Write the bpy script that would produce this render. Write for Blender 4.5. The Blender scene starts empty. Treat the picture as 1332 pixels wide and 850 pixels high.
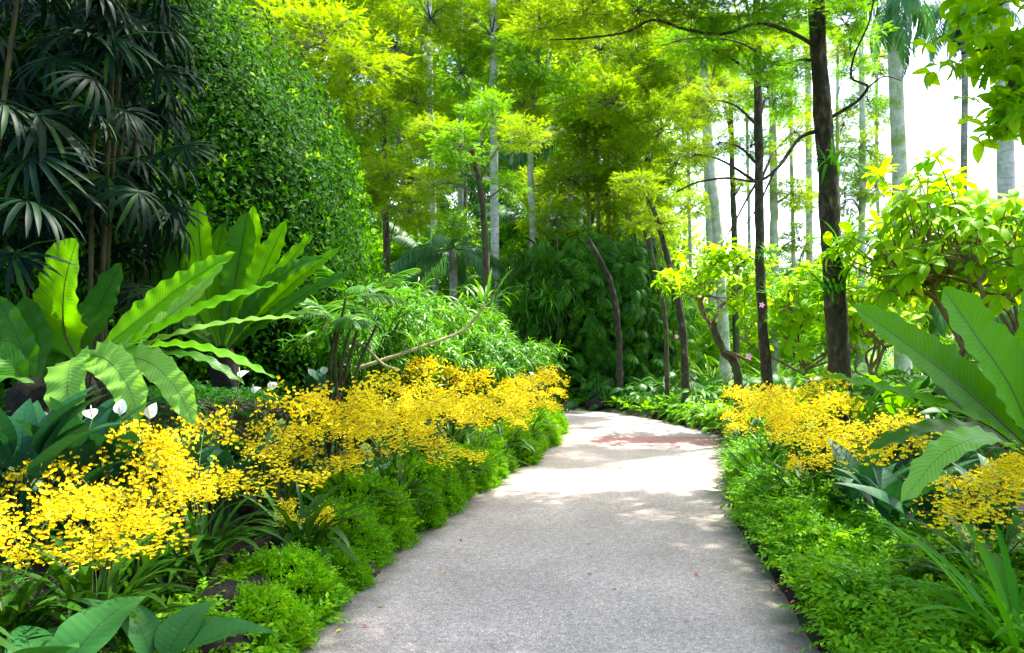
import bpy, math, random
import numpy as np
from mathutils import Vector, Matrix, Euler
rng = np.random.default_rng(11)
random.seed(11)
scene = bpy.context.scene
COL = scene.collection
PI = math.pi
FPX = 1050.0; CAMZ = 1.5; PITCH = math.atan(23 / FPX)

# ------------------------------------------------------------------ basics
def at(px, py, Y):
    """world point seen at photo pixel (px,py) at distance Y along the view"""
    u = (px - 666) / FPX; v = (425 - py) / FPX
    dy = math.cos(PITCH) - v * math.sin(PITCH); dz = math.sin(PITCH) + v * math.cos(PITCH)
    t = Y / dy
    return np.array([u * t, Y, CAMZ + dz * t])

def nrm(a):
    a = np.asarray(a, float)
    return a / np.maximum(np.linalg.norm(a, axis=-1, keepdims=True), 1e-9)

class MB:
    def __init__(s): s.v = []; s.uv = []; s.f = []; s.n = 0
    def add(s, V, Fq, UV=None):
        V = np.asarray(V, float).reshape(-1, 3)
        UV = np.zeros((len(V), 2)) if UV is None else np.asarray(UV, float).reshape(-1, 2)
        s.v.append(V); s.uv.append(UV); s.f.append(np.asarray(Fq, np.int64).reshape(-1, 4) + s.n); s.n += len(V)
    def mesh(s, name, mat, smooth=True):
        V = np.concatenate(s.v); UV = np.concatenate(s.uv); Q = np.concatenate(s.f)
        me = bpy.data.meshes.new(name)
        tri = Q[:, 2] == Q[:, 3]
        tot = np.where(tri, 3, 4)
        mask = np.ones(Q.shape, bool); mask[tri, 3] = False
        L = Q[mask]
        start = np.concatenate([[0], np.cumsum(tot)[:-1]])
        me.vertices.add(len(V)); me.vertices.foreach_set('co', V.astype(np.float32).ravel())
        me.loops.add(len(L)); me.loops.foreach_set('vertex_index', L.astype(np.int32))
        me.polygons.add(len(Q)); me.polygons.foreach_set('loop_start', start.astype(np.int32))
        uvl = me.uv_layers.new(name='UVMap'); uvl.data.foreach_set('uv', UV[L].astype(np.float32).ravel())
        me.polygons.foreach_set('use_smooth', np.full(len(Q), smooth))
        me.update(calc_edges=True)
        me.materials.append(mat)
        return me

def link(name, data, parent=None, loc=(0, 0, 0), rot=(0, 0, 0), sc=1.0):
    o = bpy.data.objects.new(name, data); COL.objects.link(o)
    o.location = loc; o.rotation_euler = rot
    o.scale = (sc, sc, sc) if np.isscalar(sc) else sc
    if parent is not None: o.parent = parent
    return o
def tag(o, label, cat, group=None):
    o['label'] = label; o['category'] = cat
    if group: o['group'] = group
    return o
def thing(name, label, cat, loc, group=None, rz=0.0):
    o = link(name, None, None, [float(c) for c in loc], (0, 0, rz)); o.empty_display_size = .2
    return tag(o, label, cat, group)
def struct(name, me, kind='structure'):
    o = link(name, me); o['kind'] = kind; return o

# ------------------------------------------------------------------ templates
def prof(t, kind):
    if kind == 'ovate': return np.sin(PI * np.clip(t, 0, 1) ** .75) ** .85
    if kind == 'lance': return np.sin(PI * t ** .6) ** .9
    if kind == 'strap': return np.minimum(1, t * 6 + .35) * np.minimum(1, (1 - t) * 3.2) ** .7
    if kind == 'obov': return np.sin(PI * t ** 1.5) ** .8
    return np.sin(PI * t)
def leafT(w=.4, nl=4, fold=.25, droop=.15, kind='ovate', wave=0.0):
    t = np.linspace(0, 1, nl + 1)
    W = np.maximum(prof(t, kind), .04) * w / 2; W[-1] = w * .01
    # arc with constant length
    a = droop * 2 * t
    y = np.concatenate([[0], np.cumsum(np.cos((a[1:] + a[:-1]) / 2))]) / nl
    z = -np.concatenate([[0], np.cumsum(np.sin((a[1:] + a[:-1]) / 2))]) / nl
    wv = wave * np.sin(t * 14)
    V = []; UV = []
    for i in range(nl + 1):
        for sx in (-1, 0, 1):
            V.append((sx * W[i], y[i], z[i] + abs(sx) * (fold * W[i] + wv[i] * sx * W[i]))); UV.append(((sx + 1) / 2, t[i]))
    Fq = []
    for i in range(nl):
        for k in (0, 1):
            p = i * 3 + k; Fq.append((p, p + 1, p + 4, p + 3))
    return np.array(V), np.array(Fq), np.array(UV)
def diamondT(w=.4, fold=.2, droop=.1):
    V = np.array([(0, 0, 0), (w / 2, .45, fold * w / 2), (0, 1, -droop), (-w / 2, .45, fold * w / 2)])
    return V, np.array([(0, 1, 2, 2), (0, 2, 3, 3)]), np.array([(.5, 0), (1, .5), (.5, 1), (0, .5)])
def basis(D, N):
    Y = nrm(D); X = np.cross(Y, N); X = np.where(np.linalg.norm(X, axis=-1, keepdims=True) < 1e-4, np.cross(Y, [1., .1, 0]), X)
    X = nrm(X); Z = np.cross(X, Y); return X, Y, Z
def scatter(mb, T, P, D, N, S, SX=None):
    P = np.asarray(P, float); n = len(P); V, Fq, UV = T
    if n == 0: return
    X, Y, Z = basis(np.broadcast_to(D, P.shape), np.broadcast_to(N, P.shape))
    S = np.broadcast_to(S, (n,))[:, None, None]
    sx = 1 if SX is None else np.broadcast_to(SX, (n,))[:, None, None]
    W = P[:, None] + S * (V[None, :, 0:1] * sx * X[:, None] + V[None, :, 1:2] * Y[:, None] + V[None, :, 2:3] * Z[:, None])
    k = len(V)
    FF = Fq[None] + (np.arange(n) * k)[:, None, None]
    mb.add(W.reshape(-1, 3), FF.reshape(-1, 4), np.broadcast_to(UV, (n, k, 2)).reshape(-1, 2))
def rdir(n, zmin=-1, zmax=1):
    z = rng.uniform(zmin, zmax, n); a = rng.uniform(0, 2 * PI, n); r = np.sqrt(1 - z * z)
    return np.stack([r * np.cos(a), r * np.sin(a), z], 1)
def smooth_path(P, n):
    """Catmull-Rom resample"""
    P = np.asarray(P, float); Q = np.vstack([2 * P[0] - P[1], P, 2 * P[-1] - P[-2]])
    out = []
    m = len(P) - 1
    for s in np.linspace(0, m - 1e-6, n):
        i = int(s); t = s - i; a, b, c, d = Q[i:i + 4]
        out.append(.5 * ((2 * b) + (c - a) * t + (2 * a - 5 * b + 4 * c - d) * t * t + (3 * b - a - 3 * c + d) * t ** 3))
    return np.array(out)
def tube(mb, P, R, sides=6, jit=0.0, uvs=1.0):
    P = np.asarray(P, float); n = len(P); R = np.broadcast_to(R, (n,)) if np.ndim(R) else np.full(n, R)
    T = nrm(np.gradient(P, axis=0)); ref = np.array([1., 0, 0]) if abs(T[0][0]) < .8 else np.array([0, 1., 0])
    V = []; UV = []
    X = nrm(np.cross(T[0], ref)); L = 0
    for i in range(n):
        X = nrm(X - T[i] * X.dot(T[i])); Yv = np.cross(T[i], X)
        if i: L += np.linalg.norm(P[i] - P[i - 1])
        for k in range(sides + 1):
            a = 2 * PI * (k % sides) / sides
            rr = R[i] * (1 + (jit * math.sin(k % sides * 2.3 + i * 1.7) + jit * math.sin(k % sides * 1.1 - i * .9)) if jit else 1)
            V.append(P[i] + rr * (math.cos(a) * X + math.sin(a) * Yv)); UV.append((k / sides, L * uvs))
    Fq = []
    m = sides + 1
    for i in range(n - 1):
        for k in range(sides):
            p = i * m + k; Fq.append((p, p + 1, p + 1 + m, p + m))
    c = len(V); V.append(P[-1]); UV.append((.5, L))
    for k in range(sides): p = (n - 1) * m + k; Fq.append((p, p + 1, c, c))
    mb.add(V, Fq, UV)
def spline_tube(mb, pts, r0, r1, n=12, sides=6, jit=0, p=1.0):
    P = smooth_path(pts, n); tube(mb, P, r0 + (r1 - r0) * np.linspace(0, 1, n) ** p, sides, jit); return P

# ------------------------------------------------------------------ materials
def newmat(name):
    m = bpy.data.materials.new(name); m.use_nodes = True; nt = m.node_tree; nt.nodes.clear()
    out = nt.nodes.new('ShaderNodeOutputMaterial'); return m, nt, out
def N(nt, t, **k):
    n = nt.nodes.new(t)
    for a, b in k.items():
        if a.startswith('i_'): n.inputs[a[2:].replace('_', ' ')].default_value = b
        else: setattr(n, a, b)
    return n
def ramp(nt, stops):
    r = nt.nodes.new('ShaderNodeValToRGB'); e = r.color_ramp.elements
    while len(e) > 1: e.remove(e[-1])
    e[0].position = stops[0][0]; e[0].color = (*stops[0][1], 1)
    for p, c in stops[1:]:
        x = e.new(p); x.color = (*c, 1)
    return r
def leafmat(name, cols, trans=.4, tint=(1.5, 1.35, .5), rough=.45, spec=.35, veins=None, nscale=1.2, nmix=.35):
    m, nt, out = newmat(name); L = nt.links.new
    geo = N(nt, 'ShaderNodeNewGeometry')
    tc = N(nt, 'ShaderNodeTexCoord')
    oi = N(nt, 'ShaderNodeObjectInfo')
    no = N(nt, 'ShaderNodeTexNoise', i_Scale=nscale, i_Detail=2.0)
    L(tc.outputs['Object'], no.inputs['Vector'])
    mx = N(nt, 'ShaderNodeMix'); mx.inputs['Factor'].default_value = nmix
    L(geo.outputs['Random Per Island'], mx.inputs['A']); L(no.outputs['Fac'], mx.inputs['B'])
    ad = N(nt, 'ShaderNodeMath', operation='MULTIPLY_ADD'); ad.inputs[1].default_value = .25; 
    L(oi.outputs['Random'], ad.inputs[0]); 
    sb = N(nt, 'ShaderNodeMath', operation='ADD'); sb.inputs[1].default_value = -.125
    L(mx.outputs['Result'], sb.inputs[0]); L(sb.outputs[0], ad.inputs[2])
    k = len(cols)
    r = ramp(nt, [(i / (k - 1) * .9 + .05, c) for i, c in enumerate(cols)])
    L(ad.outputs[0], r.inputs['Fac'])
    col = r.outputs['Color']
    bump = None
    if veins:
        freq, amt = veins
        uv = N(nt, 'ShaderNodeUVMap'); uv.uv_map = 'UVMap'
        sp = N(nt, 'ShaderNodeSeparateXYZ'); L(uv.outputs['UV'], sp.inputs[0])
        # distance to the midrib
        a = N(nt, 'ShaderNodeMath', operation='SUBTRACT'); a.inputs[1].default_value = .5; L(sp.outputs['X'], a.inputs[0])
        ab = N(nt, 'ShaderNodeMath', operation='ABSOLUTE'); L(a.outputs[0], ab.inputs[0])
        # lateral veins run slanting forward to the edge
        s = N(nt, 'ShaderNodeMath', operation='MULTIPLY_ADD'); s.inputs[1].default_value = -.14; L(ab.outputs[0], s.inputs[0]); L(sp.outputs['Y'], s.inputs[2])
        f0 = N(nt, 'ShaderNodeMath', operation='MULTIPLY'); f0.inputs[1].default_value = freq; L(s.outputs[0], f0.inputs[0])
        n0 = N(nt, 'ShaderNodeTexNoise', i_Scale=5.0, i_Detail=2.0); L(tc.outputs['Object'], n0.inputs['Vector'])
        f = N(nt, 'ShaderNodeMath', operation='MULTIPLY_ADD'); f.inputs[1].default_value = 9; L(n0.outputs['Fac'], f.inputs[0]); L(f0.outputs[0], f.inputs[2])
        sn = N(nt, 'ShaderNodeMath', operation='SINE'); L(f.outputs[0], sn.inputs[0])
        mr = N(nt, 'ShaderNodeMapRange'); mr.inputs['From Min'].default_value = -1; mr.inputs['To Min'].default_value = 1 - amt; mr.inputs['To Max'].default_value = 1 + amt * .4
        L(sn.outputs[0], mr.inputs['Value'])
        rib = N(nt, 'ShaderNodeMapRange'); rib.inputs['From Min'].default_value = .006; rib.inputs['From Max'].default_value = .02
        rib.inputs['To Min'].default_value = .55; rib.inputs['To Max'].default_value = 1
        L(ab.outputs[0], rib.inputs['Value'])
        mu = N(nt, 'ShaderNodeMath', operation='MULTIPLY'); L(mr.outputs[0], mu.inputs[0]); L(rib.outputs[0], mu.inputs[1])
        vm = N(nt, 'ShaderNodeVectorMath', operation='SCALE'); L(col, vm.inputs[0]); L(mu.outputs[0], vm.inputs['Scale'])
        col = vm.outputs[0]
        nb = N(nt, 'ShaderNodeTexNoise', i_Scale=16.0, i_Detail=4.0, i_Roughness=.7); L(tc.outputs['Object'], nb.inputs['Vector'])
        e1 = N(nt, 'ShaderNodeMath', operation='MULTIPLY_ADD'); e1.inputs[1].default_value = .5; L(nb.outputs['Fac'], e1.inputs[0]); L(ab.outputs[0], e1.inputs[2])
        e2 = N(nt, 'ShaderNodeMapRange'); e2.inputs['From Min'].default_value = .80; e2.inputs['From Max'].default_value = .83; e2.inputs['To Max'].default_value = .8; L(e1.outputs[0], e2.inputs['Value'])
        n5 = N(nt, 'ShaderNodeTexNoise', i_Scale=55.0, i_Detail=1.0); L(tc.outputs['Object'], n5.inputs['Vector'])
        e3 = N(nt, 'ShaderNodeMapRange'); e3.inputs['From Min'].default_value = .735; e3.inputs['From Max'].default_value = .76; e3.inputs['To Max'].default_value = .7; L(n5.outputs['Fac'], e3.inputs['Value'])
        e4 = N(nt, 'ShaderNodeMath', operation='MAXIMUM'); L(e2.outputs[0], e4.inputs[0]); L(e3.outputs[0], e4.inputs[1])
        bm_ = N(nt, 'ShaderNodeMix', data_type='RGBA'); L(e4.outputs[0], bm_.inputs['Factor']); L(col, bm_.inputs['A']); bm_.inputs['B'].default_value = (.16, .10, .025, 1); col = bm_.outputs['Result']
        bump = N(nt, 'ShaderNodeBump', i_Strength=.12 if freq > 100 else .05, i_Distance=.006); L(sn.outputs[0], bump.inputs['Height'])
    b = N(nt, 'ShaderNodeBsdfPrincipled'); b.inputs['Roughness'].default_value = rough; b.inputs['Specular IOR Level'].default_value = spec
    L(col, b.inputs['Base Color'])
    tr = N(nt, 'ShaderNodeBsdfTranslucent')
    tv = N(nt, 'ShaderNodeVectorMath', operation='MULTIPLY'); tv.inputs[1].default_value = tint; L(col, tv.inputs[0]); L(tv.outputs[0], tr.inputs['Color'])
    if bump: L(bump.outputs[0], b.inputs['Normal']); L(bump.outputs[0], tr.inputs['Normal'])
    ms = N(nt, 'ShaderNodeMixShader'); ms.inputs[0].default_value = trans
    L(b.outputs[0], ms.inputs[1]); L(tr.outputs[0], ms.inputs[2]); L(ms.outputs[0], out.inputs['Surface'])
    return m
def barkmat(name, cols, scale=12, stretch=(1, 1, .25), bump=.6, moss=None, rings=None, rough=.85):
    m, nt, out = newmat(name); L = nt.links.new
    tc = N(nt, 'ShaderNodeTexCoord'); mp = N(nt, 'ShaderNodeMapping'); mp.inputs['Scale'].default_value = stretch
    L(tc.outputs['Object'], mp.inputs[0])
    no = N(nt, 'ShaderNodeTexNoise', i_Scale=scale, i_Detail=8.0, i_Roughness=.65); L(mp.outputs[0], no.inputs['Vector'])
    k = len(cols); r = ramp(nt, [(.3 + .4 * i / (k - 1), c) for i, c in enumerate(cols)]); L(no.outputs['Fac'], r.inputs['Fac'])
    col = r.outputs['Color']
    if moss:
        n2 = N(nt, 'ShaderNodeTexNoise', i_Scale=2.3, i_Detail=5.0, i_Roughness=.7); L(tc.outputs['Object'], n2.inputs['Vector'])
        rr = ramp(nt, [(.48, (0, 0, 0)), (.6, (1, 1, 1))]); L(n2.outputs['Fac'], rr.inputs['Fac'])
        mx = N(nt, 'ShaderNodeMix', data_type='RGBA'); L(rr.outputs['Color'], mx.inputs['Factor']); L(col, mx.inputs['A']); mx.inputs['B'].default_value = (*moss, 1)
        col = mx.outputs['Result']
    h = no.outputs['Fac']
    if rings:
        w = N(nt, 'ShaderNodeTexWave', bands_direction='Z', i_Scale=rings, i_Distortion=5.0, i_Detail=3.0); L(tc.outputs['Object'], w.inputs['Vector'])
        rr = ramp(nt, [(.0, (.72, .68, .62)), (.12, (1, 1, 1))]); L(w.outputs['Fac'], rr.inputs['Fac'])
        mx = N(nt, 'ShaderNodeMix', data_type='RGBA', blend_type='MULTIPLY'); mx.inputs['Factor'].default_value = .8
        L(col, mx.inputs['A']); L(rr.outputs['Color'], mx.inputs['B']); col = mx.outputs['Result']
    b = N(nt, 'ShaderNodeBsdfPrincipled'); b.inputs['Roughness'].default_value = rough; b.inputs['Specular IOR Level'].default_value = .2
    bp = N(nt, 'ShaderNodeBump', i_Strength=bump, i_Distance=.03); L(h, bp.inputs['Height']); L(bp.outputs[0], b.inputs['Normal'])
    L(col, b.inputs['Base Color']); L(b.outputs[0], out.inputs['Surface']); return m
def plain(name, c, rough=.6, trans=0, var=.2, spec=.3):
    lo = tuple(x * (1 - var) for x in c); hi = tuple(min(1, x * (1 + var)) for x in c)
    return leafmat(name, [lo, c, hi], trans, (1.1, 1.1, 1.1), rough, spec)

M = {}
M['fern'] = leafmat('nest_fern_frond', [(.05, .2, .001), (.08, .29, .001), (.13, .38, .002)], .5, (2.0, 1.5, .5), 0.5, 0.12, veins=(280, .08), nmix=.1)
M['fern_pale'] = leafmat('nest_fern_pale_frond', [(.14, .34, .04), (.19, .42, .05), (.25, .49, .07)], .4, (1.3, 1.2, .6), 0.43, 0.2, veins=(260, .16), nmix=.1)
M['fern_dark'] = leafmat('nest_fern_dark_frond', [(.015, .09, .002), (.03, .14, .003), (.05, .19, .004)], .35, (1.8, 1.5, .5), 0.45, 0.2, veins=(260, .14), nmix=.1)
M['rib'] = plain('frond_rib', (.06, .05, .015), .5)
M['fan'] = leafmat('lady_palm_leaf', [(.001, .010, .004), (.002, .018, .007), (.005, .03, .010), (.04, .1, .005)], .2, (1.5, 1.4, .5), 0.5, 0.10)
M['cane'] = barkmat('cane_bark', [(.03, .03, .012), (.07, .07, .025), (.1, .08, .04)], 20)
M['hedge'] = leafmat('creeper_leaf', [(.005, .045, .0005), (.014, .085, .0005), (.032, .14, .0008), (.08, .23, .001)], .45, (2.4, 1.7, .5), 0.6, 0.07)
M['innershade'] = plain('painted_inner_shade', (.003, .012, .002), 1.0, spec=0)  # near-black hull colour standing in for the shade between leaves
M['lime'] = leafmat('feathery_lime_leaf', [(.13, .25, .003), (.19, .34, .004), (.25, .42, .005), (.33, .48, .006)], .5, (1.6, 1.35, .4), 0.58, 0.14, nmix=.5)
M['mid'] = leafmat('feathery_mid_green_leaf', [(.07, .22, .003), (.115, .32, .004), (.17, .41, .005)], .5, (2.0, 1.6, .5), 0.58, 0.14, nmix=.5)
M['gold'] = leafmat('feathery_golden_leaf', [(.17, .32, .003), (.25, .42, .004), (.35, .5, .006)], .5, (1.4, 1.25, .4), 0.58, 0.14, nmix=.5)
M['distant'] = leafmat('distant_leaf', [(.14, .28, .02), (.2, .38, .03), (.3, .48, .03)], .5, (1.8, 1.5, .6), 0.68, 0.11, nmix=.5, nscale=.15)
M['palm'] = leafmat('palm_leaflet', [(.03, .12, .03), (.05, .17, .045), (.09, .24, .05)], .3, (1.4, 1.3, .8), 0.43, 0.28)
M['bamboo'] = leafmat('reed_leaf', [(.02, .12, .002), (.045, .2, .003), (.09, .29, .006), (.2, .4, .03)], .35, (1.7, 1.4, .5), 0.40, 0.28)
M['philo'] = leafmat('climber_leaf', [(.008, .055, .003), (.018, .10, .004), (.045, .17, .006), (.11, .3, .01)], .35, (1.8, 1.5, .4), 0.45, 0.12)
M['edge'] = leafmat('edging_sprig', [(.045, .19, .001), (.09, .30, .001), (.16, .40, .002), (.28, .5, .004)], .35, (1.6, 1.35, .4), 0.53, 0.17, nmix=.3, nscale=3)
M['cover'] = leafmat('ground_cover_sprig', [(.012, .08, .006), (.02, .12, .008), (.04, .18, .01)], .3, (1.5, 1.35, .4), 0.58, 0.17)
M['lily'] = leafmat('peace_lily_leaf', [(.006, .045, .018), (.01, .065, .022), (.02, .10, .03)], .2, (1.5, 1.4, .6), 0.52, 0.14, veins=(75, .09), nmix=.1)
M['corner'] = leafmat('corner_leaf', [(.008, .06, .012), (.014, .085, .016), (.025, .12, .02)], .2, (1.5, 1.4, .5), .55, .12, veins=(90, .08), nmix=.1)
M['lowleaf'] = leafmat('low_leaf', [(.012, .08, .006), (.025, .13, .008), (.06, .22, .01)], .3, (1.6, 1.4, .5), 0.45, 0.2, veins=(50, .15))
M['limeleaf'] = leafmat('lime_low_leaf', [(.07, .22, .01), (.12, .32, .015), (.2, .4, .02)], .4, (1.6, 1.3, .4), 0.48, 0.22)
M['strap'] = leafmat('orchid_strap_leaf', [(.009, .05, .003), (.02, .085, .004), (.045, .14, .008)], .3, (1.7, 1.4, .5), 0.48, 0.14)
M['grass'] = leafmat('sword_leaf', [(.025, .15, .003), (.05, .23, .004), (.10, .32, .008)], .4, (1.6, 1.4, .5), 0.5, 0.1)
M['frang'] = leafmat('frangipani_leaf', [(.14, .37, .002), (.2, .47, .003), (.28, .55, .004), (.5, .52, .01)], .55, (1.8, 1.35, .4), 0.5, 0.1, veins=(90, .08))
M['overleaf'] = leafmat('overhang_leaf', [(.12, .38, .002), (.2, .48, .003), (.28, .54, .004)], .6, (2.0, 1.4, .4), 0.5, 0.12, veins=(90, .08))
M['flower'] = leafmat('oncidium_petal', [(.86, .56, .004), (.93, .75, .008), (.95, .86, .015), (.95, .88, .03)], .3, (1.1, 1.05, .6), 0.68, 0.11)
M['speck'] = plain('oncidium_brown_petal', (.62, .28, .004), .6, .2)
M['stalk'] = plain('flower_stalk', (.10, .16, .02), .5)
M['white'] = plain('white_spathe', (.82, .84, .78), .45, .3, .04)
M['spadix'] = plain('spadix', (.62, .6, .35), .6, 0, .1)
M['pink'] = plain('pink_orchid_petal', (.75, .35, .6), .5, .3, .15)
M['orange'] = plain('orange_bloom', (.75, .12, .01), .5, .2)
M['darkbark'] = barkmat('dark_rough_bark', [(.008, .006, .004), (.03, .02, .013), (.075, .055, .035), (.2, .17, .12)], 16, (1, 1, .45), 1.0, moss=(.028, .035, .012))
M['brownbark'] = barkmat('brown_bark', [(.02, .014, .008), (.06, .045, .025), (.13, .1, .06)], 14, (1, 1, .4), .8, moss=(.06, .1, .02))
M['palebark'] = barkmat('pale_palm_bark', [(.3, .29, .25), (.5, .48, .42), (.66, .64, .58)], 7, (1, 1, .8), .3, moss=(.34, .36, .25), rings=1.3)
M['greybark'] = barkmat('grey_palm_bark', [(.14, .12, .10), (.26, .23, .2), (.36, .33, .28)], 9, (1, 1, .6), .3, moss=(.1, .14, .04), rings=2.0)
M['ivybark'] = barkmat('lichen_pale_bark', [(.3, .32, .2), (.46, .46, .34), (.6, .58, .46)], 8, (1, 1, .7), .6, moss=(.24, .32, .08))
M['yellowcane'] = barkmat('yellow_bamboo_cane', [(.5, .42, .05), (.65, .52, .08)], 6, (1, 1, .3), .1, rings=1.2, rough=.4)
M['twig'] = barkmat('twig_bark', [(.10, .07, .035), (.2, .14, .07), (.3, .24, .14)], 18)
M['greytwig'] = barkmat('grey_twig', [(.10, .085, .06), (.2, .17, .12)], 18)
M['palestem'] = barkmat('pale_bent_stem', [(.2, .2, .07), (.4, .36, .18)], 18)
M['rock'] = barkmat('lava_rock', [(.015, .01, .008), (.05, .028, .02), (.1, .055, .042)], 14, (1, 1, 1), 1.0, rough=.95)
M['peat'] = barkmat('black_peat', [(.004, .003, .0025), (.012, .009, .007), (.03, .02, .015)], 22, (1, 1, 1), 1.0, rough=.8)
M['litterY'] = plain('fallen_yellow_leaf', (.6, .42, .02), .6)
M['litterR'] = plain('fallen_brown_leaf', (.36, .1, .03), .6)

# ------------------------------------------------------------------ path and ground
Lp = [(-1.2, -4), (-1.15, 2), (-1.09, 3.92), (-1.02, 4.67), (-.91, 5.75), (-.66, 6.9), (-.33, 8.4), (.136, 10.2), (.52, 11.9), (.78, 13.6), (.78, 15.3), (.45, 16.8), (-.4, 17.8), (-2, 18.6), (-6, 20)]
Rp = [(1.45, -4), (1.47, 2), (1.50, 3.92), (1.57, 4.47), (1.68, 5.2), (1.80, 6.25), (1.92, 7.0), (2.13, 7.9), (2.45, 9.16), (2.98, 11.1), (3.3, 12.4), (3.4, 13.4), (3.25, 14.5), (2.84, 16.2), (1.96, 18.1), (1.02, 19.1), (-1.2, 20.4), (-6, 22.3)]
def addz(P): return [(x, y, 0) for x, y in P]
LE = smooth_path(addz(Lp), 160)[:, :2]; RE = smooth_path(addz(Rp), 160)[:, :2]
POLY = np.vstack([LE, RE[::-1]])
def pathdist(P):
    """signed distance to the path (negative on it), for (n,2) points"""
    P = np.asarray(P, float).reshape(-1, 2); out = np.full(len(P), 1e9); ins = np.zeros(len(P), bool)
    A = POLY; B = np.roll(POLY, -1, 0)
    for i in range(0, len(P), 20000):
        p = P[i:i + 20000]
        best = np.full(len(p), 1e9); c = np.zeros(len(p), bool)
        for a, b in zip(A, B):
            d = b - a; L2 = d.dot(d) + 1e-12
            t = np.clip(((p - a) @ d) / L2, 0, 1)
            q = a + t[:, None] * d
            best = np.minimum(best, np.hypot(p[:, 0] - q[:, 0], p[:, 1] - q[:, 1]))
            cond = (a[1] > p[:, 1]) != (b[1] > p[:, 1])
            with np.errstate(divide='ignore', invalid='ignore'):
                xi = a[0] + (p[:, 1] - a[1]) / (b[1] - a[1] + 1e-15) * (b[0] - a[0])
            c ^= cond & (p[:, 0] < xi)
        out[i:i + 20000] = best; ins[i:i + 20000] = c
    return np.where(ins, -out, out)
def sstep(x, a, b):
    t = np.clip((x - a) / (b - a), 0, 1); return t * t * (3 - 2 * t)
def gz(x, y):
    x = np.atleast_1d(np.asarray(x, float)); y = np.atleast_1d(np.asarray(y, float))
    d = pathdist(np.stack([x, y], 1))
    z = -.05 + .09 * sstep(d, -.06, .05) 
    mid = np.interp(y, [p[1] for p in Lp], [p[0] for p in Lp]) + 1.2
    left = x < mid
    lump = .03 * np.sin(x * 5.1 + y * 2.3) * np.sin(y * 4.3 - x) + .02 * np.sin(x * 11 + 1) * np.sin(y * 13)
    rise = np.where(left, .12 * sstep(d, 0, .7) + .85 * sstep(d, .8, 1.9) * sstep(-y, -11, -7) + .25 * sstep(d, .9, 3) * sstep(y, 7, 11), .08 * sstep(d, 0, 1.0) + .15 * sstep(d, .8, 2.5))
    far = sstep(y, 24, 40)
    return z + (rise * (1 - far) + np.where(d > 0, lump * sstep(d, .05, .6), 0))
def g1(x, y): return float(gz(x, y)[0])

def grid_mesh(name, xs, ys, mat):
    X, Y = np.meshgrid(xs, ys); Z = gz(X.ravel(), Y.ravel())
    V = np.stack([X.ravel(), Y.ravel(), Z], 1); nx = len(xs); ny = len(ys)
    i = np.arange(nx - 1)[None] + (np.arange(ny - 1) * nx)[:, None]; i = i.ravel()
    mb = MB(); mb.add(V, np.stack([i, i + 1, i + 1 + nx, i + nx], 1), V[:, :2]); return mb.mesh(name, mat)
def groundmat():
    m, nt, out = newmat('soil_and_moss'); L = nt.links.new
    tc = N(nt, 'ShaderNodeTexCoord')
    n1 = N(nt, 'ShaderNodeTexNoise', i_Scale=9.0, i_Detail=8.0, i_Roughness=.7); L(tc.outputs['Object'], n1.inputs['Vector'])
    r1 = ramp(nt, [(.3, (.006, .004, .003)), (.55, (.02, .013, .008)), (.75, (.05, .033, .018))]); L(n1.outputs['Fac'], r1.inputs['Fac'])
    n2 = N(nt, 'ShaderNodeTexNoise', i_Scale=1.7, i_Detail=6.0, i_Roughness=.7); L(tc.outputs['Object'], n2.inputs['Vector'])
    r2 = ramp(nt, [(.5, (0, 0, 0)), (.62, (1, 1, 1))]); L(n2.outputs['Fac'], r2.inputs['Fac'])
    mx = N(nt, 'ShaderNodeMix', data_type='RGBA'); L(r2.outputs['Color'], mx.inputs['Factor']); L(r1.outputs['Color'], mx.inputs['A']); mx.inputs['B'].default_value = (.02, .05, .008, 1)
    sp = N(nt, 'ShaderNodeSeparateXYZ'); L(tc.outputs['Object'], sp.inputs[0])
    mr = N(nt, 'ShaderNodeMapRange'); mr.inputs['From Min'].default_value = 22; mr.inputs['From Max'].default_value = 28; L(sp.outputs['Y'], mr.inputs['Value'])
    mg = N(nt, 'ShaderNodeMix', data_type='RGBA'); L(mr.outputs[0], mg.inputs['Factor']); L(mx.outputs['Result'], mg.inputs['A']); mg.inputs['B'].default_value = (.05, .12, .015, 1)
    b = N(nt, 'ShaderNodeBsdfPrincipled'); b.inputs['Roughness'].default_value = .9; b.inputs['Specular IOR Level'].default_value = .2
    bp = N(nt, 'ShaderNodeBump', i_Strength=.9, i_Distance=.04); L(n1.outputs['Fac'], bp.inputs['Height']); L(bp.outputs[0], b.inputs['Normal'])
    L(mg.outputs['Result'], b.inputs['Base Color']); L(b.outputs[0], out.inputs['Surface']); return m
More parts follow.
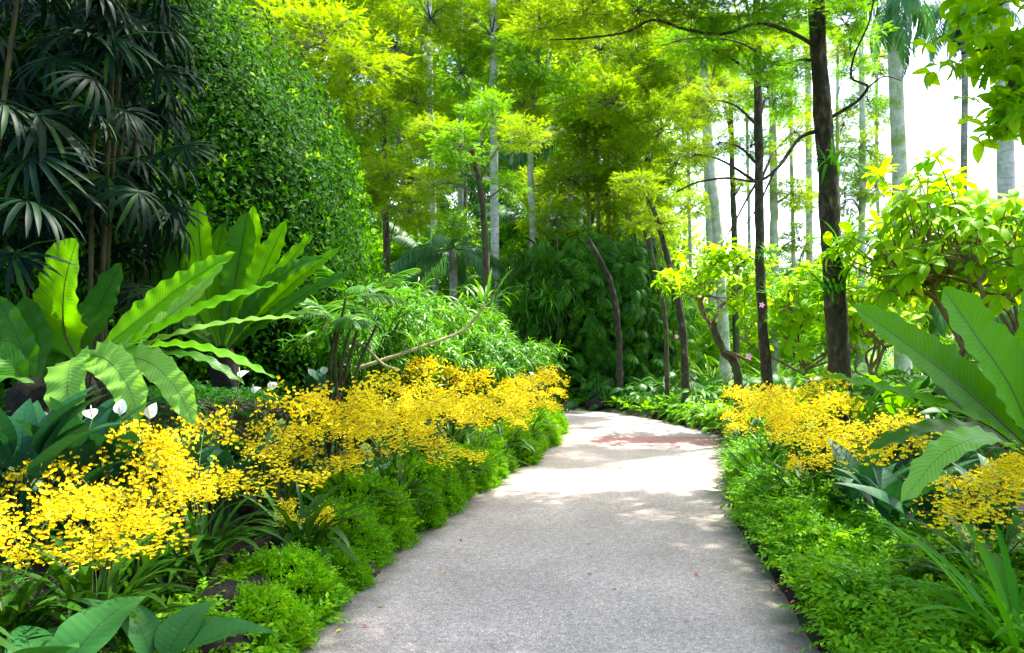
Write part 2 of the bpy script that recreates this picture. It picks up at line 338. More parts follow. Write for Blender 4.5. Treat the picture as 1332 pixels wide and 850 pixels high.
def pathmat(name, base, edge=True):
    m, nt, out = newmat(name); L = nt.links.new
    tc = N(nt, 'ShaderNodeTexCoord')
    vo = N(nt, 'ShaderNodeTexVoronoi', i_Scale=150.0); L(tc.outputs['Object'], vo.inputs['Vector'])
    sepc = N(nt, 'ShaderNodeSeparateColor'); L(vo.outputs['Color'], sepc.inputs[0])
    rs = ramp(nt, [(0, tuple(c * .55 for c in base)), (.35, tuple(c * .86 for c in base)), (.7, base), (.93, tuple(min(.85, c * 1.3) for c in base)), (1, (.72, .7, .68))])
    L(sepc.outputs[0], rs.inputs['Fac'])
    n1 = N(nt, 'ShaderNodeTexNoise', i_Scale=1.1, i_Detail=6.0, i_Roughness=.6); L(tc.outputs['Object'], n1.inputs['Vector'])
    r1 = ramp(nt, [(.3, (.74, .73, .72)), (.7, (1.08, 1.07, 1.06))]); L(n1.outputs['Fac'], r1.inputs['Fac'])
    mx = N(nt, 'ShaderNodeMix', data_type='RGBA', blend_type='MULTIPLY'); mx.inputs['Factor'].default_value = 1; L(rs.outputs['Color'], mx.inputs['A']); L(r1.outputs['Color'], mx.inputs['B'])
    n3 = N(nt, 'ShaderNodeTexNoise', i_Scale=24.0, i_Detail=4.0); L(tc.outputs['Object'], n3.inputs['Vector'])
    r3 = ramp(nt, [(.35, (.8, .8, .8)), (.6, (1.05, 1.05, 1.05))]); L(n3.outputs['Fac'], r3.inputs['Fac'])
    m2 = N(nt, 'ShaderNodeMix', data_type='RGBA', blend_type='MULTIPLY'); m2.inputs['Factor'].default_value = 1; L(mx.outputs['Result'], m2.inputs['A']); L(r3.outputs['Color'], m2.inputs['B'])
    # mossy dirt along both edges: UV.x is the distance in metres to the nearest edge
    uv = N(nt, 'ShaderNodeUVMap'); uv.uv_map = 'UVMap'; sp = N(nt, 'ShaderNodeSeparateXYZ'); L(uv.outputs['UV'], sp.inputs[0])
    n4 = N(nt, 'ShaderNodeTexNoise', i_Scale=6.0, i_Detail=5.0, i_Roughness=.7); L(tc.outputs['Object'], n4.inputs['Vector'])
    ad = N(nt, 'ShaderNodeMath', operation='MULTIPLY_ADD'); ad.inputs[1].default_value = -.42; L(n4.outputs['Fac'], ad.inputs[0]); L(sp.outputs['X'], ad.inputs[2])
    mr = N(nt, 'ShaderNodeMapRange'); mr.inputs['From Min'].default_value = -.2; mr.inputs['From Max'].default_value = .1; mr.inputs['To Min'].default_value = .85; mr.inputs['To Max'].default_value = 0
    L(ad.outputs[0], mr.inputs['Value'])
    m3 = N(nt, 'ShaderNodeMix', data_type='RGBA'); L(mr.outputs[0], m3.inputs['Factor']); L(m2.outputs['Result'], m3.inputs['A']); m3.inputs['B'].default_value = (.035, .045, .018, 1)
    b = N(nt, 'ShaderNodeBsdfPrincipled'); b.inputs['Roughness'].default_value = .75; b.inputs['Specular IOR Level'].default_value = .35
    bp = N(nt, 'ShaderNodeBump', i_Strength=.6, i_Distance=.004); L(vo.outputs['Distance'], bp.inputs['Height']); L(bp.outputs[0], b.inputs['Normal'])
    L(m3.outputs['Result'], b.inputs['Base Color']); L(b.outputs[0], out.inputs['Surface']); return m
xs = np.concatenate([[-400, -200, -100, -50, -25, -15, -10], np.arange(-8, 8.01, .11), [10, 15, 25, 50, 100, 200, 400]])
ys = np.concatenate([[-60, -30, -10], np.arange(-4, 22, .13), np.arange(22, 40, 1.0), [50, 80, 150, 300, 600]])
struct('ground', grid_mesh('ground', xs, ys, groundmat()))
def loft(name, A, B, z, mat, nu=16):
    mb = MB(); V = []; UV = []
    for a, b in zip(A, B):
        w = math.hypot(*(b - a))
        for k in range(nu + 1):
            t = k / nu; p = a + (b - a) * t; V.append((p[0], p[1], z)); UV.append((min(t, 1 - t) * w, 0))
    n = len(A); Fq = [(i * (nu + 1) + k, i * (nu + 1) + k + 1, (i + 1) * (nu + 1) + k + 1, (i + 1) * (nu + 1) + k) for i in range(n - 1) for k in range(nu)]
    mb.add(V, Fq, UV); return mb.mesh(name, mat)
struct('path', loft('path', LE, RE, 0.0, pathmat('aggregate_concrete', (.45, .38, .33))))
def edge_at(E, y):
    k = np.argmax(E[:, 1] > y); a, b = E[k - 1], E[k]; t = (y - a[1]) / (b[1] - a[1]); return a + (b - a) * t
YB = np.linspace(11.95, 13.15, 8)
struct('path_band', loft('path_band', np.array([edge_at(LE, y + .12) for y in YB]), np.array([edge_at(RE, y - .1) for y in YB]), .004, pathmat('pink_aggregate', (.47, .215, .185))))

# ------------------------------------------------------------------ plant pieces
def merged(mb): return np.concatenate(mb.v), np.concatenate(mb.f), np.concatenate(mb.uv)
def gp(px, Y, dz=0.0):
    X = (px - 666) * Y / FPX; return np.array([X, Y, g1(X, Y) + dz])
def sprayT(n=14, ll=.3, w=.42, ang=48, droop=.25, seed=0):
    r = np.random.default_rng(seed); mb = MB(); t = np.linspace(.05, 1, n)
    P = np.stack([np.zeros(n), t, -droop * t ** 2], 1)
    side = np.where(np.arange(n) % 2, 1, -1); a = np.radians(ang + r.uniform(-14, 14, n)) * (1 - .4 * t)
    D = np.stack([side * np.sin(a), np.cos(a), r.uniform(-.25, .2, n) - droop * t], 1)
    Nn = np.stack([r.uniform(-.5, .5, n), r.uniform(-.4, .4, n), np.ones(n)], 1)
    scatter(mb, diamondT(w, .2, .1), P, D, Nn, ll * (1.1 - .5 * t) * r.uniform(.8, 1.2, n)); return merged(mb)
SPRAYS = [sprayT(seed=k) for k in range(3)]
SPRIGS = [sprayT(9, .36, .6, 55, .35, seed=10 + k) for k in range(3)]
def sprig2T(seed):
    r = np.random.default_rng(seed); mb = MB(); n = 9; t = np.linspace(.05, 1, n); P = np.stack([np.zeros(n), t, -.35 * t ** 2], 1); side = np.where(np.arange(n) % 2, 1, -1); a = np.radians(55 + r.uniform(-14, 14, n)) * (1 - .4 * t)
    D = np.stack([side * np.sin(a), np.cos(a), r.uniform(-.25, .2, n) - .35 * t], 1); Nn = np.stack([r.uniform(-.5, .5, n), r.uniform(-.4, .4, n), np.ones(n)], 1)
    scatter(mb, leafT(.42, 3, .25, .35, 'ovate'), P, D, Nn, .36 * (1.1 - .4 * t) * r.uniform(.8, 1.2, n)); return merged(mb)
SPRIGS2 = [sprig2T(k) for k in range(3)]
def pinnateT(np_=12, ll=.4, w=.14, ang=62, droop=.5, hang=.3, seed=0, rach=.006, taper=True):
    r = np.random.default_rng(seed); mb = MB(); m = 14
    t = np.linspace(0, 1, m); a = droop * 2 * t
    y = np.concatenate([[0], np.cumsum(np.cos((a[1:] + a[:-1]) / 2))]) / (m - 1); z = -np.concatenate([[0], np.cumsum(np.sin((a[1:] + a[:-1]) / 2))]) / (m - 1)
    R = np.stack([np.zeros(m), y, z], 1); tube(mb, R, np.linspace(rach, rach * .3, m), 4)
    s = np.linspace(.16, .99, np_)
    for side in (-1, 1):
        P = np.stack([np.zeros(np_), np.interp(s, t, y), np.interp(s, t, z)], 1)
        A = np.radians(ang + r.uniform(-5, 5, np_)) * (1 - .55 * s ** 2); tang = droop * 2 * s
        D = np.stack([side * np.sin(A), np.cos(A) * np.cos(tang), -np.cos(A) * np.sin(tang) - hang], 1)
        Nn = np.stack([np.full(np_, side * hang), np.sin(tang), np.cos(tang)], 1)
        prf = np.sin(PI * (.12 + .83 * s) ** .8) ** .6 if taper else np.ones(np_)
        scatter(mb, leafT(w, 3, .3, .25 + hang * .6, 'strap'), P, D, Nn, ll * prf * r.uniform(.92, 1.05, np_))
    return merged(mb)
def fanT(n=15, seed=0):
    r = np.random.default_rng(seed); mb = MB()
    a = np.radians(np.linspace(-115, 115, n) + r.uniform(-5, 5, n))
    D = np.stack([np.sin(a), np.cos(a), r.uniform(-.12, .1, n)], 1)
    scatter(mb, leafT(.085, 6, .3, .3 + r.uniform(0, .3), 'strap'), np.zeros((n, 3)), D, np.tile([0, -.1, 1.], (n, 1)), r.uniform(.85, 1.05, n))
    tube(mb, [(0, -.9, -.35), (0, -.45, -.1), (0, 0, 0)], .012, 4); return merged(mb)
def tmesh(name, T, mat):
    mb = MB(); mb.add(*T); return mb.mesh(name, mat)

# ------------------------------------------------------------------ bird's nest ferns
def frond_meshes(P, width, hint, mat, amp=.022, freq=9, seed=0, tipw=.8):
    amp *= .62
    r = np.random.default_rng(seed); n = 56; C = smooth_path(P, n)
    seg = np.linalg.norm(np.diff(C, axis=0), axis=1); t = np.concatenate([[0], np.cumsum(seg)]); Lm = t[-1]; t /= Lm
    T = nrm(np.gradient(C, axis=0)); S = nrm(np.cross(T, hint)); Nn = np.cross(S, T)
    hw = width / 2 * np.clip(.16 + 1.0 * sstep(t, 0, .42), 0, 1) * (1 - (1 - tipw) * sstep(t, .5, .8)) * np.clip((1 - t) * 5.5, 0, 1) ** .62
    hw = np.maximum(hw, .002) * (1 + .03 * np.sin(t * 17 + r.uniform(0, 6)) + .03 * np.sin(t * 41 + r.uniform(0, 6)))
    m = 4; mb = MB(); V = []; UV = []
    ph = r.uniform(0, 6, 2); f = freq * Lm
    jit = [np.interp(t, np.linspace(0, 1, 14), r.uniform(.3, 1.5, 14)) for _ in range(2)]
    for i in range(n):
        for k in range(-m, m + 1):
            s = k / m; e = abs(s) ** 1.6; q = 0 if s < 0 else 1
            off = amp * e * jit[q][i] * math.sin(2 * PI * f * t[i] + ph[q]) * min(1, t[i] * 4) + abs(s) * hw[i] * .22
            wv = 1 + .035 * e * math.sin(2 * PI * f * t[i] + ph[q] + 1.2)
            V.append(C[i] + S[i] * s * hw[i] * wv + Nn[i] * off); UV.append((s * .5 + .5, t[i] * Lm))
    w = 2 * m + 1
    Fq = [(i * w + k, i * w + k + 1, (i + 1) * w + k + 1, (i + 1) * w + k) for i in range(n - 1) for k in range(2 * m)]
    mb.add(V, Fq, UV)
    rb = MB(); tube(rb, C - Nn * .003, np.linspace(.006, .0015, n) * (width / .3 + .3), 5)
    return mb.mesh('frond', mat), rb.mesh('midrib', M['rib'])
def nest_fern(label, base, fronds, hint=(0, -.75, .65)):
    o = thing('birds_nest_fern', label, 'fern', base); base = np.array(base)
    mb = MB(); tube(mb, [(0, 0, -.25), (0, 0, -.05), (0, 0, .06)], [.09, .11, .05], 9, .12); link('root_ball', mb.mesh('root_ball', M['peat']), o)
    for i, f in enumerate(fronds):
        P = np.array([at(*p) for p in f['p']]) - base
        h = f.get('h', hint)
        width = f['w'] * f['p'][len(f['p']) // 2][2] / FPX
        a, b = frond_meshes(P, width, h, M[f.get('m', 'fern')], f.get('a', .016), f.get('f', 9), i + 3, f.get('t', .8))
        fo = link('frond', a, o); link('midrib', b, fo)
    return o
def random_nest(label, base, n, Lr, wr, mat='fern', seed=0, spread=(15, 75), az=None, sc=1):
    r = np.random.default_rng(seed); o = thing('birds_nest_fern', label, 'fern', base)
    for i in range(n):
        a = (2 * PI * i / n + r.uniform(-.3, .3)) if az is None else r.uniform(*az); e = math.radians(r.uniform(*spread)); Lf = r.uniform(*Lr)
        d = np.array([math.cos(a), math.sin(a), 0]); pts = []
        for t in np.linspace(0, 1, 5):
            ee = e + .9 * t * t * (e + .2); pts.append(d * (.04 + Lf * math.sin(e + .35 * t * t) * t) + np.array([0, 0, Lf * t * math.cos(ee * .8)]))
        me, rb = frond_meshes(pts, r.uniform(*wr), nrm(-d * .9 + np.array([0, 0, 1.0])), M[mat], .012, 9, seed * 50 + i)
        fo = link('frond', me, o); link('midrib', rb, fo)
    return o
Yf = 4.9
nest_fern('largest light green fern with wide ruffled paddle fronds, rising behind the peace lilies', at(118, 500, Yf), [
    dict(p=[(100, 468, Yf + .1), (84, 430, Yf + .1), (84, 372, Yf), (100, 311, Yf - .1)], w=80, t=.97, a=.010),
    dict(p=[(105, 465, Yf + .2), (118, 425, Yf + .3), (137, 385, Yf + .45), (158, 343, Yf + .5)], w=46, m='fern_dark'),
    dict(p=[(118, 465, Yf), (170, 425, Yf - .05), (240, 370, Yf - .1), (306, 329, Yf - .1)], w=52, t=.7),
    dict(p=[(130, 470, Yf + .1), (190, 430, Yf + .2), (240, 395, Yf + .3), (290, 345, Yf + .3)], w=34, m='fern_pale'),
    dict(p=[(125, 475, Yf - .1), (200, 432, Yf - .15), (280, 395, Yf - .2), (361, 368, Yf - .2)], w=36, t=.7, h=(0, -.5, .85)),
    dict(p=[(104, 462, Yf - .05), (92, 474, Yf - .3), (88, 512, Yf - .42), (97, 560, Yf - .45)], w=54, m='fern_pale', t=.9, h=(0, -1, .3), a=.034),
    dict(p=[(108, 462, Yf - .05), (138, 468, Yf - .3), (165, 500, Yf - .42), (182, 547, Yf - .45)], w=50, m='fern_pale', t=.85, h=(0.1, -1, .5), a=.036),
    dict(p=[(120, 465, Yf - .05), (185, 468, Yf - .25), (225, 500, Yf - .35), (253, 553, Yf - .4)], w=42, m='fern_pale', t=.85, h=(0.2, -1, .6), a=.036),
    dict(p=[(125, 470, Yf), (210, 450, Yf - .1), (280, 458, Yf - .15), (358, 492, Yf - .15)], w=26, h=(0, -.3, 1)),
    dict(p=[(125, 470, Yf), (200, 462, Yf + .1), (260, 466, Yf + .1), (318, 500, Yf + .1)], w=24, m='fern_dark', h=(0, -.3, 1)),
    dict(p=[(110, 470, Yf + .1), (70, 440, Yf + .2), (35, 430, Yf + .3), (-10, 450, Yf + .3)], w=40, m='fern_dark'),
    dict(p=[(125, 470, Yf + .1), (215, 440, Yf + .2), (300, 420, Yf + .3), (395, 412, Yf + .4)], w=22, m='fern_pale', h=(0, -.3, 1)),
])
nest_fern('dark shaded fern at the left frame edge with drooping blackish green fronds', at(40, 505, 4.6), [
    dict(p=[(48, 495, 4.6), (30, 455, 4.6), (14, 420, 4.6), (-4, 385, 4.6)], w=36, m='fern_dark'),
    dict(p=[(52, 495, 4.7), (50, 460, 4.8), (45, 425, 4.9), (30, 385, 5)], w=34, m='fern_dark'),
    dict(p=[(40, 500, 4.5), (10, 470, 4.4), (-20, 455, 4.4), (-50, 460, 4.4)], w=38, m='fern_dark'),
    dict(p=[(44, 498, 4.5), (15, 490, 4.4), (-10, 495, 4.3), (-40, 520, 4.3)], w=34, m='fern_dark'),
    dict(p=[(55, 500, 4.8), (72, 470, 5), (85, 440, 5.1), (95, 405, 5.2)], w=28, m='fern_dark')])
Yb = 6.4
nest_fern('upright fern fanning light green pointed fronds in front of the clipped creeper dome', at(292, 462, Yb), [
    dict(p=[(285, 450, Yb), (272, 400, Yb - .05), (262, 335, Yb - .1), (257, 260, Yb - .1)], w=38, t=.8),
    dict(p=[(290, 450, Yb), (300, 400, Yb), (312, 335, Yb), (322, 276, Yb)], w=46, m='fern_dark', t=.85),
    dict(p=[(292, 450, Yb + .2), (312, 390, Yb + .2), (325, 330, Yb + .2), (330, 268, Yb + .2)], w=36, t=.8),
    dict(p=[(294, 450, Yb), (320, 400, Yb - .1), (346, 345, Yb - .1), (372, 288, Yb - .1)], w=42, t=.75),
    dict(p=[(296, 450, Yb - .1), (335, 395, Yb - .2), (372, 345, Yb - .2), (408, 304, Yb - .2)], w=30, t=.7),
    dict(p=[(298, 452, Yb - .1), (345, 402, Yb - .2), (395, 358, Yb - .2), (444, 321, Yb - .2)], w=30, t=.7),
    dict(p=[(298, 455, Yb - .1), (350, 415, Yb - .3), (405, 378, Yb - .3), (462, 352, Yb - .3)], w=26, m='fern_dark', t=.7),
    dict(p=[(296, 452, Yb - .2), (340, 385, Yb - .3), (380, 350, Yb - .35), (420, 335, Yb - .35)], w=34, m='fern_dark', t=.7),
    dict(p=[(296, 455, Yb - .1), (340, 420, Yb - .2), (390, 408, Yb - .3), (440, 412, Yb - .3)], w=20, m='fern_pale', h=(0, -.3, 1)),
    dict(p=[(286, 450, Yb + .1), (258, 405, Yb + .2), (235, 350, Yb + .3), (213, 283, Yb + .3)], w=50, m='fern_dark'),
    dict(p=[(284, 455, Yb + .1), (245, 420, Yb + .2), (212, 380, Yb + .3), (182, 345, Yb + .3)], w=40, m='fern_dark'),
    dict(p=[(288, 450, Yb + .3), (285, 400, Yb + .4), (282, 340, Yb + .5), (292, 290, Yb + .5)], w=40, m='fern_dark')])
Yr = 3.9
nest_fern('huge fern at the right frame edge with long ruffled fronds reaching over the orchids', at(1395, 680, Yr), [
    dict(p=[(1335, 580, Yr), (1265, 515, Yr + .1), (1190, 455, Yr + .1), (1108, 397, Yr + .1)], w=78, t=.7, a=.014),
    dict(p=[(1345, 575, Yr), (1312, 500, Yr - .1), (1268, 435, Yr - .15), (1226, 374, Yr - .15)], w=104, t=.75, a=.014),
    dict(p=[(1340, 580, Yr + .1), (1290, 540, Yr + .15), (1240, 500, Yr + .2), (1196, 448, Yr + .25)], w=78, m='fern_dark', t=.8),
    dict(p=[(1335, 590, Yr), (1275, 548, Yr - .05), (1170, 512, Yr - .05), (1066, 487, Yr - .05)], w=44, m='fern', t=.7, h=(-.2, -.3, 1), a=.02),
    dict(p=[(1335, 592, Yr - .1), (1280, 570, Yr - .3), (1225, 592, Yr - .42), (1172, 655, Yr - .45)], w=46, m='fern_pale', t=.8, h=(-.2, -.6, 1), a=.02),
    dict(p=[(1345, 575, Yr), (1350, 500, Yr), (1352, 430, Yr), (1340, 360, Yr)], w=80, t=.8),
    dict(p=[(1350, 580, Yr), (1385, 510, Yr), (1400, 450, Yr), (1430, 390, Yr)], w=70, t=.8),
    dict(p=[(1335, 590, Yr + .2), (1270, 560, Yr + .35), (1200, 560, Yr + .4), (1130, 585, Yr + .4)], w=40, m='fern_dark', h=(0, -.3, 1)),
    dict(p=[(1345, 590, Yr - .1), (1400, 560, Yr - .3), (1450, 580, Yr - .4), (1480, 640, Yr - .4)], w=60, m='fern_pale', h=(0, -.6, 1))])
random_nest('small glossy fern growing beside the foot of the thick dark trunk', gp(1112, 8.9, .55), 16, (.6, .95), (.10, .15), 'fern', 5, (20, 80))
random_nest('yellow green fern left of the thick dark trunk behind the orchids', gp(1050, 9.8, .35), 12, (.5, .8), (.12, .16), 'fern', 9, (15, 65))
random_nest('light fern standing between the dark trunk and the big contorted shrub', gp(1165, 10.2, .35), 12, (.6, .9), (.12, .16), 'fern', 12, (15, 60))

# ------------------------------------------------------------------ lady palms
FANS = [tmesh('fan_leaf', fanT(13 + k, k), M['fan']) for k in range(4)]
def lady_palm(label, base, H, R, n, seed, spec=()):
    r = np.random.default_rng(seed); o = thing('lady_palm', label, 'palm', base, 'lady palms crowding the upper left')
    for k in range(3):
        a = r.uniform(0, 2 * PI); mb = MB(); top = (R * .5 * math.cos(a), R * .5 * math.sin(a), H * r.uniform(.7, .97))
        spline_tube(mb, [(.1 * math.cos(a), .1 * math.sin(a), -.1), (top[0] * .5, top[1] * .5, H * .4), top], .02, .012, 8, 6)
        link('cane', mb.mesh('cane', M['cane']), o)
    for k in range(int(n * 1.5)):
        a = r.uniform(-PI, 0.25 * PI) if r.random() < .8 else r.uniform(0, 2 * PI); z = H * (r.uniform(.28, 1.02)); rr = R * r.uniform(.45, 1)
        p = (rr * math.cos(a), rr * math.sin(a), z); tilt = r.uniform(-.95, -.1)
        link('fan_leaf', FANS[k % 4], o, p, (tilt, r.uniform(-.3, .3), a - PI / 2), r.uniform(.3, .46))
    for (px, py, Y, s, ry) in spec:
        p = at(px, py, Y) - np.array(base); link('fan_leaf', FANS[1], o, p, (-.75, ry, PI + ry * 1.2), s)
for i, (X, Y, H, R, n, lab) in enumerate([
    (-3.35, 5.0, 3.9, .8, 30, 'dark lady palm at the left frame edge with grey fans hanging over the ferns'),
    (-3.0, 5.7, 4.7, .65, 34, 'tall lady palm in the left corner with fans cut by the top of the frame'),
    (-3.15, 6.6, 3.9, .6, 30, 'lady palm whose big silvery fan stands against the clipped creeper'),
    (-3.9, 6.2, 4.6, .9, 30, 'lady palm buried in deep shade behind the ones in the left corner'),
    (-3.85, 7.2, 5.3, .8, 34, 'lady palm arching its fans over the creeper at the top left'),
    (-4.6, 5.4, 4.2, .9, 24, 'lady palm at the far left, mostly outside the frame'),
    (-3.25, 6.2, 2.9, .7, 26, 'low lady palm showing dark drooping fans right behind the large paddle fern')]):
    spec = {0: [(42, 200, 4.7, .42, .2), (18, 330, 4.6, .33, -.2)], 2: [(213, 92, 5.6, .36, 0), (225, 270, 5.8, .3, -.3), (240, 190, 5.8, .3, .3)], 1: [(150, 50, 5.2, .38, -.6), (70, 75, 5.0, .33, .5)], 4: [(215, 10, 6.2, .36, 0), (150, 320, 6.2, .34, .2)]}.get(i, ())
    lady_palm(lab, (X, Y, g1(X, Y)), H, R, n, 40 + i, spec)

# ------------------------------------------------------------------ creeper dome
def superell(n, A, p, seed, zmin=-.2):
    d = rng.normal(size=(n * 2, 3)); d = nrm(d); d = d[d[:, 2] > zmin][:n]
    k = (np.abs(d) ** p).sum(1) ** (-1 / p); P = d * k[:, None]
    G = nrm(np.sign(P) * np.abs(P) ** (p - 1) / A); return P * A, G, d
def lumps(d, f=6, a=.05):
    return 1 + a * np.sin(d[:, 0] * f + 1) * np.sin(d[:, 2] * f * 1.3 + 2) + a * .7 * np.sin(d[:, 1] * f * 2.1) * np.cos(d[:, 0] * f * 1.9 + d[:, 2] * 3)
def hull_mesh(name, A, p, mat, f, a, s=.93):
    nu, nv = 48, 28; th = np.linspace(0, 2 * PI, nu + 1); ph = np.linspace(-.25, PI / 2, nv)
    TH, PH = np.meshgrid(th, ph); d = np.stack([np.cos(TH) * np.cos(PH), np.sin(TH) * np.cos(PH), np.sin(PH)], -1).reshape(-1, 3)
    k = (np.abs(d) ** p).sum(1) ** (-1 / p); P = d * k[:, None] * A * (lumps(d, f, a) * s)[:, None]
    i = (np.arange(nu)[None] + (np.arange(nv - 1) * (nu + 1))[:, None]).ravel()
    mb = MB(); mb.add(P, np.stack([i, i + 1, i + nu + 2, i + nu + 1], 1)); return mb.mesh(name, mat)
def creeper(label, loc, A, p, n, size, rz, mat='hedge'):
    A = np.array(A); o = thing('creeper_dome', label, 'hedge', loc, rz=rz)
    P, G, d = superell(n, A, p, 1); P = P * (lumps(d) * rng.uniform(.9, 1.015, len(d)))[:, None]
    D = nrm(np.cross(G, rng.normal(size=G.shape)) + G * rng.uniform(.1, .9, (len(G), 1)) + [0, 0, -.35])
    Nn = nrm(G + rng.normal(size=G.shape) * .45 + [0, 0, .3]); mb = MB()
    scatter(mb, leafT(.5, 2, .3, .3, 'ovate'), P, D, Nn, size * rng.uniform(.6, 1.3, len(P)))
    link('foliage', mb.mesh('foliage', M[mat]), o); link('inner_shade', hull_mesh('inner_shade', A, p, M['innershade'], 6, .05, .86), o)
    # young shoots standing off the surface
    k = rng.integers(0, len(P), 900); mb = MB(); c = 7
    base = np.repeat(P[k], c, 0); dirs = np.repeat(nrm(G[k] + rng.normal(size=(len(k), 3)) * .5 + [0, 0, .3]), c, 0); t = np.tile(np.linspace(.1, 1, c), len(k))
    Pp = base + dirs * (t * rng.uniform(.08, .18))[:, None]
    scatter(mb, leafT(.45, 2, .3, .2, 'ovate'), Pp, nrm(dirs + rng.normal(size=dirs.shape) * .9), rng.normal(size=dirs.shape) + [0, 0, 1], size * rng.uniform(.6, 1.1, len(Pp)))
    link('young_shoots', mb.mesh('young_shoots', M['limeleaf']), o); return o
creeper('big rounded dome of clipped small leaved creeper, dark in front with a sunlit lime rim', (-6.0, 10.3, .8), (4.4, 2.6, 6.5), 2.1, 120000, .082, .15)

# ------------------------------------------------------------------ orchids
def flowerT():
    mb = MB()
    lobe = np.array([(0, 0, 0), (.22, -.1, .03), (.55, -.02, .05), (.6, .3, .0), (.3, .42, -.03), (0, .32, 0)])
    for s in (1, -1):
        V = lobe * [s, 1, 1]; mb.add(V, [(0, 1, 2, 5), (2, 3, 4, 5)])
    return merged(mb)
def petalT():
    mb = MB()
    for a in (-60, 0, 60, ):
        c, s = math.cos(math.radians(a)), math.sin(math.radians(a)); V = np.array([(0, 0, .01), (.09, .2, .04), (0, .36, .02), (-.09, .2, .04)]) @ np.array([[c, s, 0], [-s, c, 0], [0, 0, 1]]) * [1, -1, 1]
        mb.add(V, [(0, 1, 2, 3)])
    return merged(mb)
FT, PT = flowerT(), petalT()
def orchid_spray(seed, L=.8, nf=130):
    r = np.random.default_rng(seed); lean = r.uniform(.18, .55)
    st = MB(); main = smooth_path([(0, 0, 0), (0, .05 * L, .45 * L), (0, lean * L * .5, .8 * L), (0, lean * L * 1.1, .92 * L), (r.uniform(-.05, .05), lean * L * 1.6, .82 * L)], 22)
    tube(st, main, np.linspace(.0035, .0012, 22), 4)
    P = []
    for k in range(11, 22):
        for s in (-1, 1):
            a = r.uniform(-.6, .6); ln = r.uniform(.08, .2) * (1.25 - .5 * (k - 11) / 11)
            tip = main[k] + np.array([s * ln * math.cos(a), ln * r.uniform(-.2, .6), ln * r.uniform(-.7, .6)])
            br = smooth_path([main[k], (main[k] + tip) / 2 + [0, 0, .02], tip], 6); tube(st, br, .0012, 3)
            m = max(2, int(nf / 22)); tt = r.uniform(.15, 1.05, m)
            P.append(np.array([np.interp(tt, np.linspace(0, 1, 6), br[:, c]) for c in range(3)]).T + r.normal(size=(m, 3)) * .024)
    P = np.concatenate(P); n = len(P)
    # faces look outward and up; the lip hangs across the view
    ang = r.uniform(0, 2 * PI, n); Nn = nrm(np.stack([np.cos(ang), np.sin(ang) - .5, r.uniform(.1, 1.2, n)], 1)); D = nrm(np.stack([r.normal(size=n) * .3, r.normal(size=n) * .3, np.full(n, -1.)], 1))
    D = nrm(D - Nn * (D * Nn).sum(1)[:, None])
    fb = MB(); S = r.uniform(.019, .029, n); scatter(fb, FT, P, D, Nn, S); k0 = len(fb.f[0]); scatter(fb, PT, P, D, Nn, S * 1.0)
    kb = r.integers(0, n, n // 3); scatter(fb, PT, P[kb] + r.normal(size=(len(kb), 3)) * .028 + [0, 0, .015], rdir(len(kb)), rdir(len(kb)), S[kb] * .75)
    me = fb.mesh('blossoms', M['flower']); me.materials.append(M['speck']); me.polygons.foreach_set('material_index', (np.arange(len(me.polygons)) >= k0).astype(np.int32))
    return st.mesh('flower_stalk', M['stalk']), me
SPR = [orchid_spray(k, .78 + .05 * (k % 3), [240, 290, 220, 260, 280][k]) for k in range(5)]
def strap_tuft(seed, n, L, w, mat, spread=.8, H=.1, stems=True):
    r = np.random.default_rng(seed); mb = MB(); a = r.uniform(0, 2 * PI, n); e = r.uniform(.1, spread, n)
    D = np.stack([np.cos(a) * np.sin(e), np.sin(a) * np.sin(e), np.cos(e)], 1); P = np.stack([np.cos(a) * .08 * r.uniform(0, 2, n), np.sin(a) * .08 * r.uniform(0, 2, n), r.uniform(0, H, n)], 1)
    for g in range(3):
        k = np.arange(n) % 3 == g; scatter(mb, leafT(w * (.8 + .2 * g), 7, .35, .45 + .25 * g, 'strap'), P[k], D[k], np.stack([-D[k][:, 0], -D[k][:, 1], np.full(k.sum(), .8)], 1), r.uniform(L * .6, L, k.sum()))
    return mb.mesh('strap_leaves', M[mat])
TUFTS = [strap_tuft(k, 56, .5, .085, 'strap', .8, .25) for k in range(3)]
def orchid(label, X, Y, sc, n, seed, group, lean=0.0, zs=1.0):
    r = random.Random(seed); o = thing('orchid_plant', label, 'orchid', (X, Y, g1(X, Y)), group, 0)
    link('strap_leaves', TUFTS[seed % 3], o, (0, 0, -.02), (0, 0, r.uniform(0, 6)), (1.1, 1.1, 1.0))
    for k in range(n):
        a = 2 * PI * k / n + r.uniform(-.4, .4); st, fb = SPR[(k + seed) % 5]
        s = sc * r.uniform(.8, 1.15); rt = (0, 0, a)
        f = link('flower_spray', st, o, (r.uniform(-.08, .08), r.uniform(-.08, .08), .02), (lean * r.uniform(0, .5), r.uniform(-.12, .12), a), (s, s, s * (.74 + .5 * ((k * 3 + seed) % 7) / 6)))
        link('blossoms', fb, f)
GO = 'yellow orchids massed along the left side of the path'
